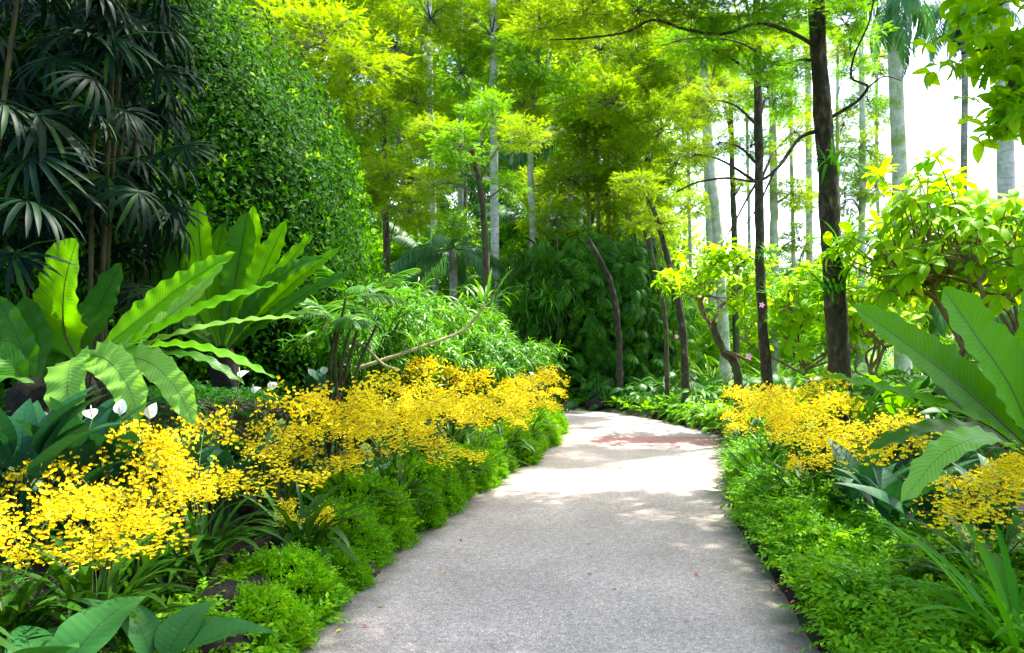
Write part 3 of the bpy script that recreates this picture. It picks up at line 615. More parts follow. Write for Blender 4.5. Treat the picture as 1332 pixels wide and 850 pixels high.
for i, (X, Y, sc, n, lab) in enumerate([
    (-2.06, 3.25, 0.82, 6, 'yellow orchid at the left frame edge, its lowest blooms hanging over big corner leaves'),
    (-2.2, 2.85, .66, 5, 'lowest yellow orchid spray drooping at the left frame edge above the corner leaves'),
    (-1.80, 3.50, 0.82, 6, 'second yellow orchid from the left frame edge, nearest the camera'),
    (-1.9, 4.15, 0.86, 6, 'yellow orchid in front of the dark peace lily leaves, just right of the corner ones'),
    (-1.74, 4.5, 0.84, 6, 'yellow orchid beside the bare black peat, its blooms spilling right'),
    (-1.30, 5.10, 0.42, 4, 'small low yellow orchid poking out above the spikemoss by the peat'),
    (-1.64, 5.90, 1.00, 6, 'yellow orchid in the widest patch, on its left side below the white spathes'),
    (-1.26, 6.10, 1.02, 7, 'full yellow orchid in the middle of the widest patch'),
    (-0.96, 6.50, 1.00, 7, 'yellow orchid on the path side of the widest patch'),
    (-1.09, 7.30, 1.00, 6, 'yellow orchid between the widest patch and the next one'),
    (-0.66, 7.70, 1.00, 6, 'yellow orchid that leans out above the largest spikemoss mound'),
    (-0.99, 8.50, 1.05, 6, 'yellow orchid behind the one leaning over the largest mound'),
    (-0.39, 8.90, 1.00, 6, 'yellow orchid half way along the row to the bend'),
    (-0.74, 9.90, 1.15, 3, 'yellow orchid standing tall and isolated before the reed shrubs'),
    (-0.12, 9.80, 1.00, 5, 'yellow orchid in front of the reed shrubs, path side'),
    (-0.44, 10.70, 1.00, 5, 'yellow orchid under the reed shrubs, back of the row'),
    (0.14, 10.90, 1.00, 5, 'third yellow orchid from the bend'),
    (0.26, 12.00, 1.00, 5, 'second yellow orchid from the bend'),
    (0.34, 13.30, 1.05, 5, 'last yellow orchid at the bend of the path')]):
    orchid(lab, X, Y, sc, n, 100 + i, GO, 0, 1.0)
GR = 'yellow orchids along the right side of the path'
for i, (X, Y, sc, n, lab) in enumerate([
    (2.85, 8.9, 1.0, 8, 'golden orchid in the farthest patch on the right, under the lime frangipani'),
    (3.25, 9.2, 1.0, 7, 'golden orchid touching the foot of the dark trunks on the right'),
    (2.42, 6.6, .82, 6, 'yellow orchid over bare soil at the right edge of the path'),
    (2.78, 6.5, 1.0, 7, 'yellow orchid below the thick dark trunk with broad dark leaves behind'),
    (2.44, 4.2, .95, 6, 'yellow orchid in front of the pale drooping frond at the right'),
    (2.8, 4.05, 1.0, 5, 'yellow orchid cut by the right frame edge'),
    (2.62, 7.3, .95, 7, 'yellow orchid behind the one over bare soil, before the two farthest patches'),
    (3.15, 10.8, .85, 6, 'low yellow green orchid at the right bend of the path')]):
    orchid(lab, X, Y, sc, n, 200 + i, GR)

# ------------------------------------------------------------------ peace lilies and broad leaved plants
def lilyleaf(seed, pl, bl, bw, mat, lean=.5, droop=.55):
    r = np.random.default_rng(seed); mb = MB()
    p1 = (0, pl * math.sin(lean), pl * math.cos(lean)); spline_tube(mb, [(0, 0, 0), (0, p1[1] * .4, p1[2] * .55), p1], .006, .004, 6, 5)
    scatter(mb, leafT(bw / bl, 10, .3, droop, 'lance', .05), [p1], [(0, math.sin(lean + .1), math.cos(lean + .1))], [(0, -.8, .6)], [bl]); return mb.mesh('leaf', M[mat])
LL = [lilyleaf(k, .22 + .05 * (k % 3), .33 + .03 * k, .15 + .01 * (k % 2), 'lily', .12 + .14 * k, .4) for k in range(4)]
BL = [lilyleaf(k + 20, .10 + .04 * k, .36, .17, 'corner', .45 + .25 * k, .5) for k in range(3)]
sp = MB(); scatter(sp, leafT(.75, 6, .5, .35, 'ovate'), [(0, 0, 0)], [(0, .5, .9)], [(0, -1, .4)], [.13]); SPATHE = sp.mesh('spathe', M['white'])
sd = MB(); tube(sd, [(0, -.005, .01), (0, -.02, .06), (0, -.022, .1)], [.006, .007, .003], 6); SPADIX = sd.mesh('spadix', M['spadix'])
def scape(h, lean=.12):
    mb = MB(); P = spline_tube(mb, [(0, 0, 0), (0, lean * h * .4, h * .5), (0, lean * h, h)], .005, .0035, 8, 5); return mb.mesh('flower_scape', M['stalk']), P[-1]
def lily(label, base, n, sc, seed, flowers=(), leaves=LL, group=None, cat='peace lily', name='peace_lily'):
    r = random.Random(seed); o = thing(name, label, cat, base, group)
    for k in range(n):
        a = 2.4 * k + r.uniform(-.4, .4); s = sc * r.uniform(.75, 1.15)
        link('leaf', leaves[(k + seed) % len(leaves)], o, (.05 * math.cos(a), .05 * math.sin(a), 0), (r.uniform(-.15, .15), r.uniform(-.2, .2), a), s)
    for (px, py) in flowers:
        tip = at(px, py, base[1] - .1) - np.array(base); h = float(tip[2]); me = MB(); spline_tube(me, [(0, 0, 0), (tip[0] * .3, tip[1] * .5, h * .5), tuple(tip)], .005, .0035, 8, 5)
        f = link('flower_scape', me.mesh('flower_scape', M['stalk']), o); q = link('spathe', SPATHE, f, tip, (r.uniform(-.3, .5), r.uniform(-.4, .4), r.uniform(-1, 1)), .74); link('spadix', SPADIX, f, tip, (0, 0, 0), .7)
    return o
for i, (px, Y, dz, n, sc, fl, lab) in enumerate([
    (30, 3.9, .12, 12, 1.2, (), 'peace lily clump at the left frame edge with blue green pleated leaves'),
    (95, 4.2, .14, 14, 1.2, ((120, 545),), 'peace lily directly below the pale hanging frond of the big fern'),
    (160, 4.5, .14, 14, 1.15, ((157, 540), (195, 545)), 'peace lily with two white spathes below the fern'),
    (235, 5.0, .10, 13, 1.1, (), 'peace lily of dark leaves right of the hanging fronds'),
    (290, 5.4, .10, 12, 1.0, ((312, 492),), 'peace lily with one low white spathe behind the second orchid patch'),
    (345, 6.0, .15, 12, 1.0, ((330, 512), (352, 508)), 'peace lily with two small spathes under the upright fern'),
    (415, 7.6, .2, 12, 1.0, ((408, 490), (423, 487)), 'peace lily whose two white spathes stand above the widest orchid patch'),
    (500, 8.6, .2, 12, 1.0, (), 'peace lily tucked under the bent pale stem'),
    (560, 9.6, .2, 12, 1.0, (), 'peace lily between the orchid row and the reed shrubs'),
    (690, 13.2, .25, 10, 1.0, ((693, 488),), 'peace lily with a single white spathe near the bend'),
    (470, 7.0, .0, 9, .8, (), 'peace lily leaf clump showing through a gap in the widest orchid patch')]):
    lily(lab, gp(px, Y, dz), n, sc, i, fl)
for i, (px, Y, dz, n, sc, lab) in enumerate([
    (1120, 6.0, 0, 13, 1.1, 'dark broad leaved clump behind the yellow orchid over bare soil'),
    (1170, 5.4, 0, 14, 1.15, 'dark broad leaved clump under the ruffled low frond on the right'),
    (1225, 5.0, 0, 13, 1.15, 'dark broad leaved clump behind the pale drooping frond'),
    (1150, 7.2, .05, 12, 1.1, 'dark broad leaved clump at the foot of the thick dark trunk'),
    (1290, 4.9, 0, 12, 1.15, 'dark broad leaved clump beneath the huge fern at the right edge'),
    (1215, 6.6, .05, 12, 1.1, 'dark broad leaved clump farther back beneath the huge fern'),
    (1075, 7.4, .0, 10, .9, 'dark broad leaved clump between the two nearer right orchids and the trunk')]):
    lily(lab, gp(px, Y, dz), n, sc, 30 + i)
for i, (px, Y, dz, n, sc, lab) in enumerate([
    (35, 2.75, .12, 9, 1.1, 'broad glossy leaves filling the bottom left corner of the photo'),
    (190, 3.15, .1, 7, 1.0, 'low plant with one broad pointed leaf beside the peat at the bottom left'),
    (735, 17.6, .35, 9, 1.1, 'broad leaved rosette growing by the stones at the far bend')]):
    lily(lab, gp(px, Y, dz if i < 2 else 0), n, sc, 50 + i, (), BL, None, 'plant', 'broad_leaved_plant')

# ------------------------------------------------------------------ edging, ground cover
def mound_mesh(seed, n=2200, A=(.36, .40, .38), size=.078, mat='edge'):
    P, G, d = superell(n, np.array(A), 2.2, seed); P = P * (lumps(d, 7, .09) * rng.uniform(.84, 1.05, len(d)))[:, None]; mb = MB()
    D = nrm(G + rng.normal(size=G.shape) * .55 + [0, 0, .15]); Nn = nrm(np.cross(D, rng.normal(size=D.shape)) + [0, 0, 1.2])
    for k in range(3):
        q = np.arange(len(P)) % 3 == k; scatter(mb, SPRIGS[k], P[q] * .93, D[q], Nn[q], size * rng.uniform(.7, 1.35, q.sum()))
    return mb.mesh('sprigs', M[mat])
MOUNDS = [mound_mesh(k) for k in range(3)]
CORE = hull_mesh('inner_shade', np.array((.36, .40, .38)), 2.2, M['innershade'], 7, .09, .82)
ds = 0; k = 0; yv = 4.05
while yv < 15.2:
    e = edge_at(LE, yv); s = [1.0, 1.2, .85, 1.1, 1.35, .95, 1.25][k % 7] * (.62 if yv < 5.3 else .80); s2 = edge_at(LE, yv + .1); t = nrm(np.array([s2[0] - e[0], s2[1] - e[1]])); nn = np.array([-t[1], t[0]])
    c = e + nn * (.30 * s - .01 + .05 * math.sin(k * 2.1))
    o = thing('spikemoss_mound', 'rounded bright green spikemoss mound edging the left side of the path', 'edging plant', (c[0], c[1], g1(c[0], c[1]) - .03), 'spikemoss mounds along the left edge', k * 1.9)
    link('sprigs', MOUNDS[k % 3], o, (0, 0, 0), (0, 0, 0), s); link('inner_shade', CORE, o, (0, 0, 0), (0, 0, 0), s)
    yv += .44 * s + .2; k += 1
def cover(name, label, region, n, size, mat, height, T=SPRIGS, up=.5, lump=1.0, cat='ground cover'):
    x0, x1, y0, y1, f = region
    X = rng.uniform(x0, x1, n * 3); Y = rng.uniform(y0, y1, n * 3); d = pathdist(np.stack([X, Y], 1)); k = f(X, Y, d); X, Y, d = X[k][:n], Y[k][:n], d[k][:n]
    h = height * (.35 + .65 * (.5 + .5 * np.sin(X * 6.3 + 1.7 * np.sin(Y * 2.2)) * np.sin(Y * 5.1 + X))) * sstep(d, -.08, .25) * lump
    Z = gz(X, Y) + h * rng.uniform(.25, 1, len(X)) ** .5
    P = np.stack([X, Y, Z], 1); D = nrm(rdir(len(P), -.1, .8) + [0, -.1, up * .3]); mb = MB()
    for g in range(len(T)):
        q = np.arange(len(P)) % len(T) == g; scatter(mb, T[g], P[q], D[q], nrm(rng.normal(size=(q.sum(), 3)) * .4 + [0, 0, 1]), size * rng.uniform(.6, 1.4, q.sum()))
    o = link(name, mb.mesh(name, M[mat])); tag(o, label, cat); o['kind'] = 'stuff'
R1 = lambda X, Y, d: (d > .045) & (d < np.interp(Y, [2, 4.5, 6, 7, 9, 12], [1.6, 1.25, .75, .55, .5, .4])) & (X > 0.5)
cover('ground_cover', 'dense bright green leafy ground cover spilling onto the right edge of the path', (1.2, 4.2, 2.2, 13.2, R1), 17000, .125, 'edge', .26, SPRIGS2)
R2 = lambda X, Y, d: (d > np.where(Y < 6.5, 1.15, .45)) & (X < .5) & (X > -4.2)
cover('moss_bank_cover', 'dark feathery spikemoss covering the shaded bank below the ferns on the left', (-4.3, .3, 2.6, 12, R2), 15000, .085, 'cover', .12)
R3 = lambda X, Y, d: (d > -.02) & (d < .5) & (X < 0) & (X > -3)
cover('lacy_fern_cover', 'lacy light green ferns at the lower left edge of the path', (-1.75, -1.0, 3.0, 5.3, R3), 1500, .12, 'edge', .16, SPRIGS2)
R4 = lambda X, Y, d: (d > .5) & (X > 1)
cover('understory_cover', 'dark green low cover under the plants on the right', (1.5, 8, 4, 20, R4), 12000, .12, 'cover', .15)
R5 = lambda X, Y, d: (d > .1) & (Y > 13.5)
cover('woodland_floor_cover', 'mixed green low growth on the ground under the far trees', (-9, 14, 14, 34, R5), 26000, .26, 'mid', .25)

# ------------------------------------------------------------------ stones, peat, fallen leaves
def lump_mesh(name, seed, A, mat):
    bm_v = []; r = np.random.default_rng(seed); nu, nv = 22, 14; th = np.linspace(0, 2 * PI, nu + 1); ph = np.linspace(-PI / 2, PI / 2, nv); TH, PH = np.meshgrid(th, ph)
    d = np.stack([np.cos(TH) * np.cos(PH), np.sin(TH) * np.cos(PH), np.sin(PH)], -1).reshape(-1, 3); q = r.uniform(0, 6, 6)
    k = 1 + .16 * np.sin(d[:, 0] * 4 + q[0]) * np.sin(d[:, 1] * 5 + q[1]) + .1 * np.sin(d[:, 2] * 9 + q[2]) * np.cos(d[:, 0] * 8 + q[3]) + .05 * np.sin(d[:, 1] * 17 + q[4]) * np.sin(d[:, 2] * 15 + q[5])
    i = (np.arange(nu)[None] + (np.arange(nv - 1) * (nu + 1))[:, None]).ravel(); mb = MB(); mb.add(d * k[:, None] * A, np.stack([i, i + 1, i + nu + 2, i + nu + 1], 1)); return mb.mesh(name, mat)
for i, (px, Y, A, mt, lab) in enumerate([
    (462, 4.98, (.065, .07, .13), 'rock', 'upright reddish brown lava stone at the left edge of the path'),
    (486, 5.3, (.09, .09, .09), 'rock', 'rounded dark stone under moss just behind the upright lava stone'),
    (741, 18.6, (.22, .18, .16), 'rock', 'brown stone at the far bend beside the broad rosette'),
    (775, 18.3, (.24, .18, .16), 'peat', 'dark grey stone at the far bend under the leafy border'),
    (1024, 6.1, (.11, .12, .06), 'peat', 'dark clod of soil at the foot of the right hand orchid'),
    (858, 16.4, (.16, .12, .07), 'rock', 'low brown stone under the far right border plants')]):
    p = gp(px, Y); o = link('stone', lump_mesh('stone', i, A, M[mt]), None, (p[0] - (.05 if i < 2 else 0), p[1], p[2] + A[2] * .5)); tag(o, lab, 'stone')
for i, (px, Y, A, lab) in enumerate([
    (300, 4.15, (.2, .34, .15), 'black peat block dotted with fallen petals between the orchids and the edging'),
    (350, 4.9, (.2, .25, .17), 'black peat lump behind the petal dotted block'),
    (262, 3.6, (.22, .22, .16), 'nearest black peat lump at the lower left'),
    (470, 6.2, (.14, .2, .1), 'black peat lump under the widest orchid patch'),
    (650, 10.4, (.2, .35, .1), 'black peat lump under the far orchids')]):
    p = gp(px, Y); o = link('peat_block', lump_mesh('peat_block', 20 + i, A, M['peat']), None, (p[0], p[1], p[2] + .02)); tag(o, lab, 'soil lump')
def litter_mesh(w, c, mat):
    mb = MB(); mb.add(*leafT(w, 5, .5, c, 'ovate')); return mb.mesh('fallen_leaf', M[mat])
LY, LR = litter_mesh(.5, .35, 'litterY'), litter_mesh(.6, .5, 'litterR')
for i, (px, py, mt, s, lab) in enumerate([
    (495, 789, LY, .035, 'yellow fallen leaf on the path below the lava stone'), (445, 818, LY, .03, 'small curled tan leaf near the bottom left edge of the path'),
    (471, 813, LR, .022, 'tiny red brown leaf beside the curled tan leaf'), (602, 703, LR, .03, 'orange brown leaf on the left half of the path'),
    (578, 742, LY, .03, 'pale tan leaf in the lower middle of the path'), (762, 707, LY, .03, 'yellow leaf in the middle of the path, the farther of two'),
    (771, 746, LY, .035, 'yellow leaf in the middle of the path, the nearer of two'), (903, 746, LR, .03, 'red leaf on the right half of the path'),
    (798, 766, LR, .024, 'pinkish brown leaf just right of the middle yellow ones'), (500, 755, LY, .028, 'yellow leaf next to the lava stone'),
    (881, 626, LY, .035, 'pale yellow leaf on the far right half of the path'), (640, 675, LY, .025, 'greenish yellow leaf on the far left half of the path')]):
    Y = 1.5 * FPX / (py - 448); p = at(px, py, Y); o = link('fallen_leaf', mt, None, (p[0], p[1], .008), (.1, .1, i * 2.3), s * 1.4); tag(o, lab, 'fallen leaf', 'fallen leaves on the path')

# ------------------------------------------------------------------ reed shrubs (narrow arching leaves)
def reed_mesh(seed, R=.8, H=1.5, nc=26, per=62, ll=.24, w=.085):
    r = np.random.default_rng(seed); cm = MB(); mb = MB(); PP = []; DD = []
    for k in range(nc):
        a = r.uniform(0, 2 * PI); rr = R * r.uniform(.2, 1); h = H * r.uniform(.7, 1.05)
        C = smooth_path([(.12 * math.cos(a), .12 * math.sin(a), 0), (rr * .35 * math.cos(a), rr * .35 * math.sin(a), h * .6), (rr * .75 * math.cos(a), rr * .75 * math.sin(a), h * .95), (rr * 1.15 * math.cos(a), rr * 1.15 * math.sin(a), h * .85)], 14)
        tube(cm, C, np.linspace(.012, .003, 14), 4)
        t = r.uniform(.25, 1, per); P = np.stack([np.interp(t, np.linspace(0, 1, 14), C[:, c]) for c in range(3)], 1) + r.normal(size=(per, 3)) * .03
        out = np.array([math.cos(a), math.sin(a), 0]); PP.append(P); DD.append(nrm(out * .6 + r.normal(size=(per, 3)) * .6 + [0, 0, .45]))
    P = np.concatenate(PP); D = np.concatenate(DD)
    scatter(mb, leafT(w, 5, .3, .75, 'strap'), P, D, np.tile([0, 0, 1.], (len(P), 1)) + r.normal(size=P.shape) * .3, ll * r.uniform(.6, 1.3, len(P)))
    return cm.mesh('canes', M['cane']), mb.mesh('reed_leaves', M['bamboo'])
REED = [reed_mesh(k) for k in range(3)]
for i, (px, Y, sc, lab) in enumerate([
    (470, 8.8, 1.0, 'reed like shrub with long arching leaves right of the upright fern'),
    (530, 10.2, 1.05, 'reed like shrub behind the bent pale stem'),
    (590, 11.2, 1.0, 'reed like shrub in the middle of the thicket left of the bend'),
    (555, 12.8, 1.3, 'reed like shrub at the back of the thicket under the dark forked tree'),
    (640, 12.8, 1.0, 'reed like shrub second from the bend, glossy in the light'),
    (675, 14.2, .95, 'reed like shrub at the bend, its tips bleached white'),
    (470, 11.5, 1.35, 'tall reed like shrub between the creeper dome and the thicket'),
    (500, 15.0, 1.5, 'reed like shrub far back beside the right foot of the creeper dome'),
    (620, 15.5, 1.3, 'reed like shrub in front of the white palm trunk')]):
    p = gp(px, Y); o = thing('reed_shrub', lab, 'shrub', p, 'reed like shrubs left of the bend', i * 1.3)
    a, b = REED[i % 3]; link('canes', a, o, (0, 0, 0), (0, 0, 0), sc); link('reed_leaves', b, o, (0, 0, 0), (0, 0, 0), sc)
# young palm with brown stems by the thicket
p = gp(432, 7.6); o = thing('feather_palm', 'clump of brown stemmed young palms with upright narrow fronds beside the upright fern', 'palm', p)
PF = [tmesh('palm_frond', pinnateT(30, .42, .09, 50, .35 + .15 * k, .15, k), M['bamboo']) for k in range(2)]
for k, (tx, ty) in enumerate([(490, 330), (470, 350), (505, 375), (440, 370), (455, 330)]):
    tip = at(tx, ty, 7.6 - .1 * k) - p; mb = MB(); spline_tube(mb, [(.06 * k - .1, 0, 0), tuple(tip * .5 + [-.05, 0, 0]), tuple(tip * .8)], .022, .012, 10, 6); st = link('stem', mb.mesh('stem', M['brownbark']), o)
    for j in range(3):
        link('palm_frond', PF[j % 2], o, tuple(tip * .8), (.9 - .3 * j, 0, -1.2 + .9 * j + k), .55)
o = thing('bent_stem', 'pale bare stem bending up through the reed shrubs to a tuft of leaves', 'branch', gp(470, 7.9))
b0 = np.array(o.location); mb = MB()
spline_tube(mb, [at(x, y, Y) - b0 for x, y, Y in [(462, 480, 7.9), (500, 468, 8.0), (560, 447, 8.2), (605, 428, 8.4), (632, 395, 8.5)]], .022, .012, 20, 6, .05); link('stem', mb.mesh('stem', M['palestem']), o)
mb = MB(); spline_tube(mb, [at(x, y, Y) - b0 for x, y, Y in [(455, 445, 7.7), (475, 452, 7.6), (498, 474, 7.5), (520, 482, 7.5)]], .02, .012, 14, 6, .05); link('stem', mb.mesh('stem', M['palestem']), o)
tf = strap_tuft(77, 26, .5, .07, 'bamboo', 1.1, .05); link('leaf_tuft', tf, o, tuple(at(632, 398, 8.5) - b0)); link('leaf_tuft', tf, o, tuple(at(545, 450, 8.1) - b0), (0, 0, 1), .6)

# ------------------------------------------------------------------ climbers with split leaves, border plants
PH = [pinnateT(11, .42, .095, 56, .45 + .15 * k, .25, k, .008) for k in range(3)]
def climber_mesh(seed, R, H, n, size, hang=-.4):
    r = np.random.default_rng(seed); a = r.uniform(0, 2 * PI, n); z = r.uniform(.08, 1, n); rr = R * (1 - .45 * z) * r.uniform(.7, 1.2, n) * (1 + .3 * np.sin(z * 9 + a * 3) + .2 * np.sin(a * 2 + seed))
    P = np.stack([rr * np.cos(a), rr * np.sin(a), z * H], 1); D = nrm(np.stack([np.cos(a), np.sin(a), r.uniform(-.9, .3, n) + hang * .3], 1) + r.normal(size=(n, 3)) * .55); mb = MB()
    for g in range(3):
        q = np.arange(n) % 3 == g; scatter(mb, PH[g], P[q], D[q], nrm(np.stack([np.cos(a[q]) * .6, np.sin(a[q]) * .6, np.full(q.sum(), 1.)], 1) + r.normal(size=(q.sum(), 3)) * .6), size * r.uniform(.45, 1.35, q.sum()))
    return mb.mesh('split_leaves', M['philo'])
def inner_col(R, H): return hull_mesh('inner_shade', np.array((R * .5, R * .5, H * .75)), 2.2, M['innershade'], 6, .12, .9)
for i, (px, Y, R, H, sz, lab) in enumerate([
    (745, 20.6, 1.35, 4.0, .62, 'dark split leaf climber mass directly above the stones at the far bend'),
    (705, 23.0, 1.5, 3.8, .6, 'dark split leaf climber mass behind the last orchids'),
    (812, 20.2, 1.0, 4.0, .6, 'dark split leaf climber covering the leaning broken trunk'),
    (775, 24.5, 1.8, 4.6, .7, 'dark split leaf climber mass standing behind the leaning broken trunk'),
    (858, 20.5, .9, 3.4, .55, 'dark split leaf climber left of the two slim leaning trunks'),
    (650, 25.0, 1.5, 3.4, .65, 'dark split leaf climber mass at the foot of the white palm trunk')]):
    p = gp(px, Y); o = thing('split_leaf_climber', lab, 'climber', p)
    link('split_leaves', climber_mesh(60 + i, R, H, int(560 * R * H / 4), sz * .95), o); link('inner_shade', inner_col(R, H), o)
    mb = MB(); r = np.random.default_rng(i); 
    for k in range(5):
        a = r.uniform(0, 6.28); tube(mb, smooth_path([(R * .8 * math.cos(a), R * .8 * math.sin(a), 0), (R * .7 * math.cos(a + .3), R * .7 * math.sin(a + .3), H * .5), (R * .5 * math.cos(a), R * .5 * math.sin(a), H)], 8), .02, 5)
    link('stems', mb.mesh('stems', M['brownbark']), o)
def leafy(seed, n, R, H, size, T, mat, name='foliage'):
    r = np.random.default_rng(seed); P = rdir(n, .02, 1) * [R, R, H] * r.uniform(.5, 1.05, (n, 1)); mb = MB(); sm = MB()
    a = np.arctan2(P[:, 1], P[:, 0]); D = nrm(np.stack([np.cos(a), np.sin(a), r.uniform(-.5, .5, n)], 1) + r.normal(size=(n, 3)) * .25)
    scatter(mb, T, P, D, nrm(np.stack([np.cos(a) * .3, np.sin(a) * .3, np.ones(n)], 1) + r.normal(size=(n, 3)) * .25), size * r.uniform(.6, 1.2, n))
    for q in P[:: max(1, n // 60)]: tube(sm, smooth_path([(q[0] * .2, q[1] * .2, 0), (q[0] * .6, q[1] * .6, q[2] * .7), tuple(q)], 5), .006, 3)
    return mb.mesh(name, M[mat]), sm.mesh('stems', M['stalk'])
BORD = [leafy(1, 170, .7, .55, .34, leafT(.42, 6, .3, .5, 'ovate', .05), 'lowleaf'), leafy(2, 60, .7, .6, .55, PH[1], 'lowleaf'), leafy(3, 190, .65, .5, .28, leafT(.4, 6, .3, .5, 'ovate'), 'limeleaf'), leafy(4, 170, .7, .6, .4, leafT(.26, 6, .3, .6, 'lance'), 'philo')]
for i, (px, Y, v, sc, lab) in enumerate([
    (800, 19.2, 1, 1.1, 'split leaved plant left in the border beyond the far edge of the path'),
    (838, 18.3, 0, 1.0, 'dark green broad leaved plant in the far border below the leaning broken trunk'),
    (870, 17.3, 1, 1.05, 'split leaved plant in the middle of the far border'),
    (880, 18.6, 0, 1.3, 'taller dark leafy plant behind the middle of the far border'),
    (905, 16.2, 3, .95, 'narrow leaved dark plant below the slim leaning trunk'),
    (908, 15.3, 2, .8, 'lime green leafy plant at the left of the bright border patch'),
    (935, 14.6, 2, .85, 'lime green leafy plant in the middle of the bright border patch'),
    (960, 13.8, 2, .8, 'lime green leafy plant at the right of the bright border patch, next to the orchids'),
    (930, 17.4, 1, 1.2, 'split leaved plant behind the bright border patch'),
    (968, 16.2, 3, 1.2, 'dark narrow leaved plant at the foot of the contorted frangipani'),
    (765, 20.2, 3, 1.2, 'dark narrow leaved plant behind the stones at the far bend'),
    (700, 20.6, 0, 1.2, 'dark leafy plant behind the last orchid at the bend'),
    (1020, 15.5, 0, 1.3, 'leafy plant between the second dark trunk and the thick one'),
    (1150, 13.5, 3, 1.6, 'narrow leaved plant under the big contorted shrub'),
    (1240, 12.0, 0, 1.8, 'leafy plant behind the huge fern at the right'),
    (1320, 11.0, 3, 1.8, 'narrow leaved plant beside the white palm trunk at the right edge')]):
    p = gp(px, Y); o = thing('border_plant', lab, 'plant', p, None, i * 1.1); a, b = BORD[v]; link('foliage', a, o, (0, 0, -.02), (0, 0, 0), sc); link('stems', b, o, (0, 0, 0), (0, 0, 0), sc)
# sword leaved tufts
SW = [strap_tuft(300, 34, .75, .06, 'grass', .75, .04), strap_tuft(301, 40, 1.0, .055, 'grass', .6, .04), strap_tuft(302, 30, 1.5, .05, 'limeleaf', .35, .05)]
for i, (px, Y, dz, v, sc, lab) in enumerate([
    (985, 8.2, 0, 0, 1.0, 'tuft of narrow sword leaves leaning over the path below the farthest golden orchid'),
    (1010, 6.9, 0, 0, .8, 'tuft of long pale blades arching onto the right edge of the path'),
    (1335, 3.3, 0, 1, .95, 'tall bright sword leaves at the bottom right corner'),
    (1325, 3.6, 0, 0, .8, 'arching blades in front of the ground cover beside the tall sword leaves'),
    (925, 19, 0, 2, 1.0, 'upright striped agave like tuft between the leaning trunk and the frangipani'),
    (1010, 18, 0, 2, 1.0, 'upright pale blades behind the second dark trunk'),
    (1060, 14, 0, 1, 1.2, 'tuft of yellow green blades left of the thick dark trunk'),
    (1180, 11.5, 0, 1, 1.2, 'tuft of blades behind the little fern by the thick trunk'),
    (985, 12.6, 0, 1, .9, 'tuft of thin blades around the foot of the second dark trunk')]):
    p = gp(px, Y, dz); o = thing('sword_tuft', lab, 'plant', p, None, i); link('sword_leaves', SW[v], o, (0, 0, 0), (0, 0, 0), sc)

for i, (px, Y, sc, lab) in enumerate([(700, 20.4, 2.0, 'dark areca like clump just beyond the last orchids'), (770, 21.0, 2.3, 'dark areca like clump above the stones at the far bend'),
    (835, 20.6, 2.0, 'dark areca like clump between the broken trunk and the slim leaning trunks'), (735, 23.5, 2.8, 'tall dark areca like clump at the back above the split leaf climbers'), (800, 23.5, 2.7, 'tall dark areca like clump behind the broken trunk')]):
    p = gp(px, Y); o = thing('areca_clump', lab, 'palm', p, None, i * 1.3 + .5); a, b = REED[i % 3]
    link('canes', a, o, (0, 0, 0), (0, 0, 0), sc * .75); q = link('leaves', b, o, (0, 0, 0), (0, 0, 0), (sc * .75, sc * .75, sc)); q.material_slots[0].link = 'OBJECT'; q.material_slots[0].material = M['philo' if i % 2 else 'bamboo']
def litter(name, label, n, f, size, mat, T, box=(-4, 5, 2.5, 19)):
    X = rng.uniform(box[0], box[1], n * 14); Y = rng.uniform(box[2], box[3], n * 14); d = pathdist(np.stack([X, Y], 1)); k = np.nonzero(f(X, Y, d))[0][:n]
    P = np.stack([X[k], Y[k], np.maximum(gz(X[k], Y[k]), 0) + .008], 1); mb = MB(); scatter(mb, T, P, nrm(rdir(len(k), -.15, .15)), nrm(rng.normal(size=P.shape) * .25 + [0, 0, 1]), size * rng.uniform(.5, 1.5, len(k)))
    o = link(name, mb.mesh(name, M[mat])); tag(o, label, 'litter'); o['kind'] = 'stuff'
litter('leaf_litter', 'scattered dry brown leaf crumbs along both edges of the path', 900, lambda X, Y, d: (np.abs(d) < .13) & (rng.random(len(X)) < np.exp(-np.abs(d - .02) / .05)), .03, 'litterR', leafT(.5, 3, .5, .4, 'ovate'))
litter('petal_litter', 'tiny fallen yellow petals on the black soil under the orchids', 420, lambda X, Y, d: (d > -.25) & (d < 1.1) & (X < .6) & (Y < 9) & (rng.random(len(X)) < np.where(d < 0, .12, 1)), .016, 'flower', leafT(.8, 2, .3, .3, 'ovate'))

# ------------------------------------------------------------------ feathery trees
def clump_mesh(seed, npad=27, per=44):
    r = np.random.default_rng(seed); P = []; D = []
    for k in range(npad):
        c = nrm(r.normal(size=3)) * r.uniform(.25, .95) ** .6 * [1, 1, .8]; a = r.uniform(0, 2 * PI, per); rr = r.uniform(.02, .36, per)
        out = nrm(c + [0, 0, .15])
        P.append(c + np.stack([np.cos(a) * rr, np.sin(a) * rr, r.normal(size=per) * .085 - rr * .1], 1)); D.append(nrm(np.stack([np.cos(a), np.sin(a), r.uniform(-.5, .7, per)], 1) + out * .8 + r.normal(size=(per, 3)) * .3))
    P = np.concatenate(P); D = np.concatenate(D); mb = MB(); tw = MB()
    for g in range(3):
        q = np.arange(len(P)) % 3 == g; scatter(mb, SPRAYS[g], P[q], D[q], nrm(r.normal(size=(q.sum(), 3)) * .7 + [0, 0, 1]), .17 * r.uniform(.6, 1.4, q.sum()))
    for k in range(0, len(P), 44):
        for j in range(0, 44, 8): tube(tw, [(0, 0, -.1), tuple(P[k] * .6), tuple(P[k + j])], [.014, .007, .003], 3)
    return mb.mesh('leaf_clump', M['lime']), tw.mesh('twigs', M['greytwig'])
CL = [clump_mesh(k) for k in range(4)]
ctr = [0]
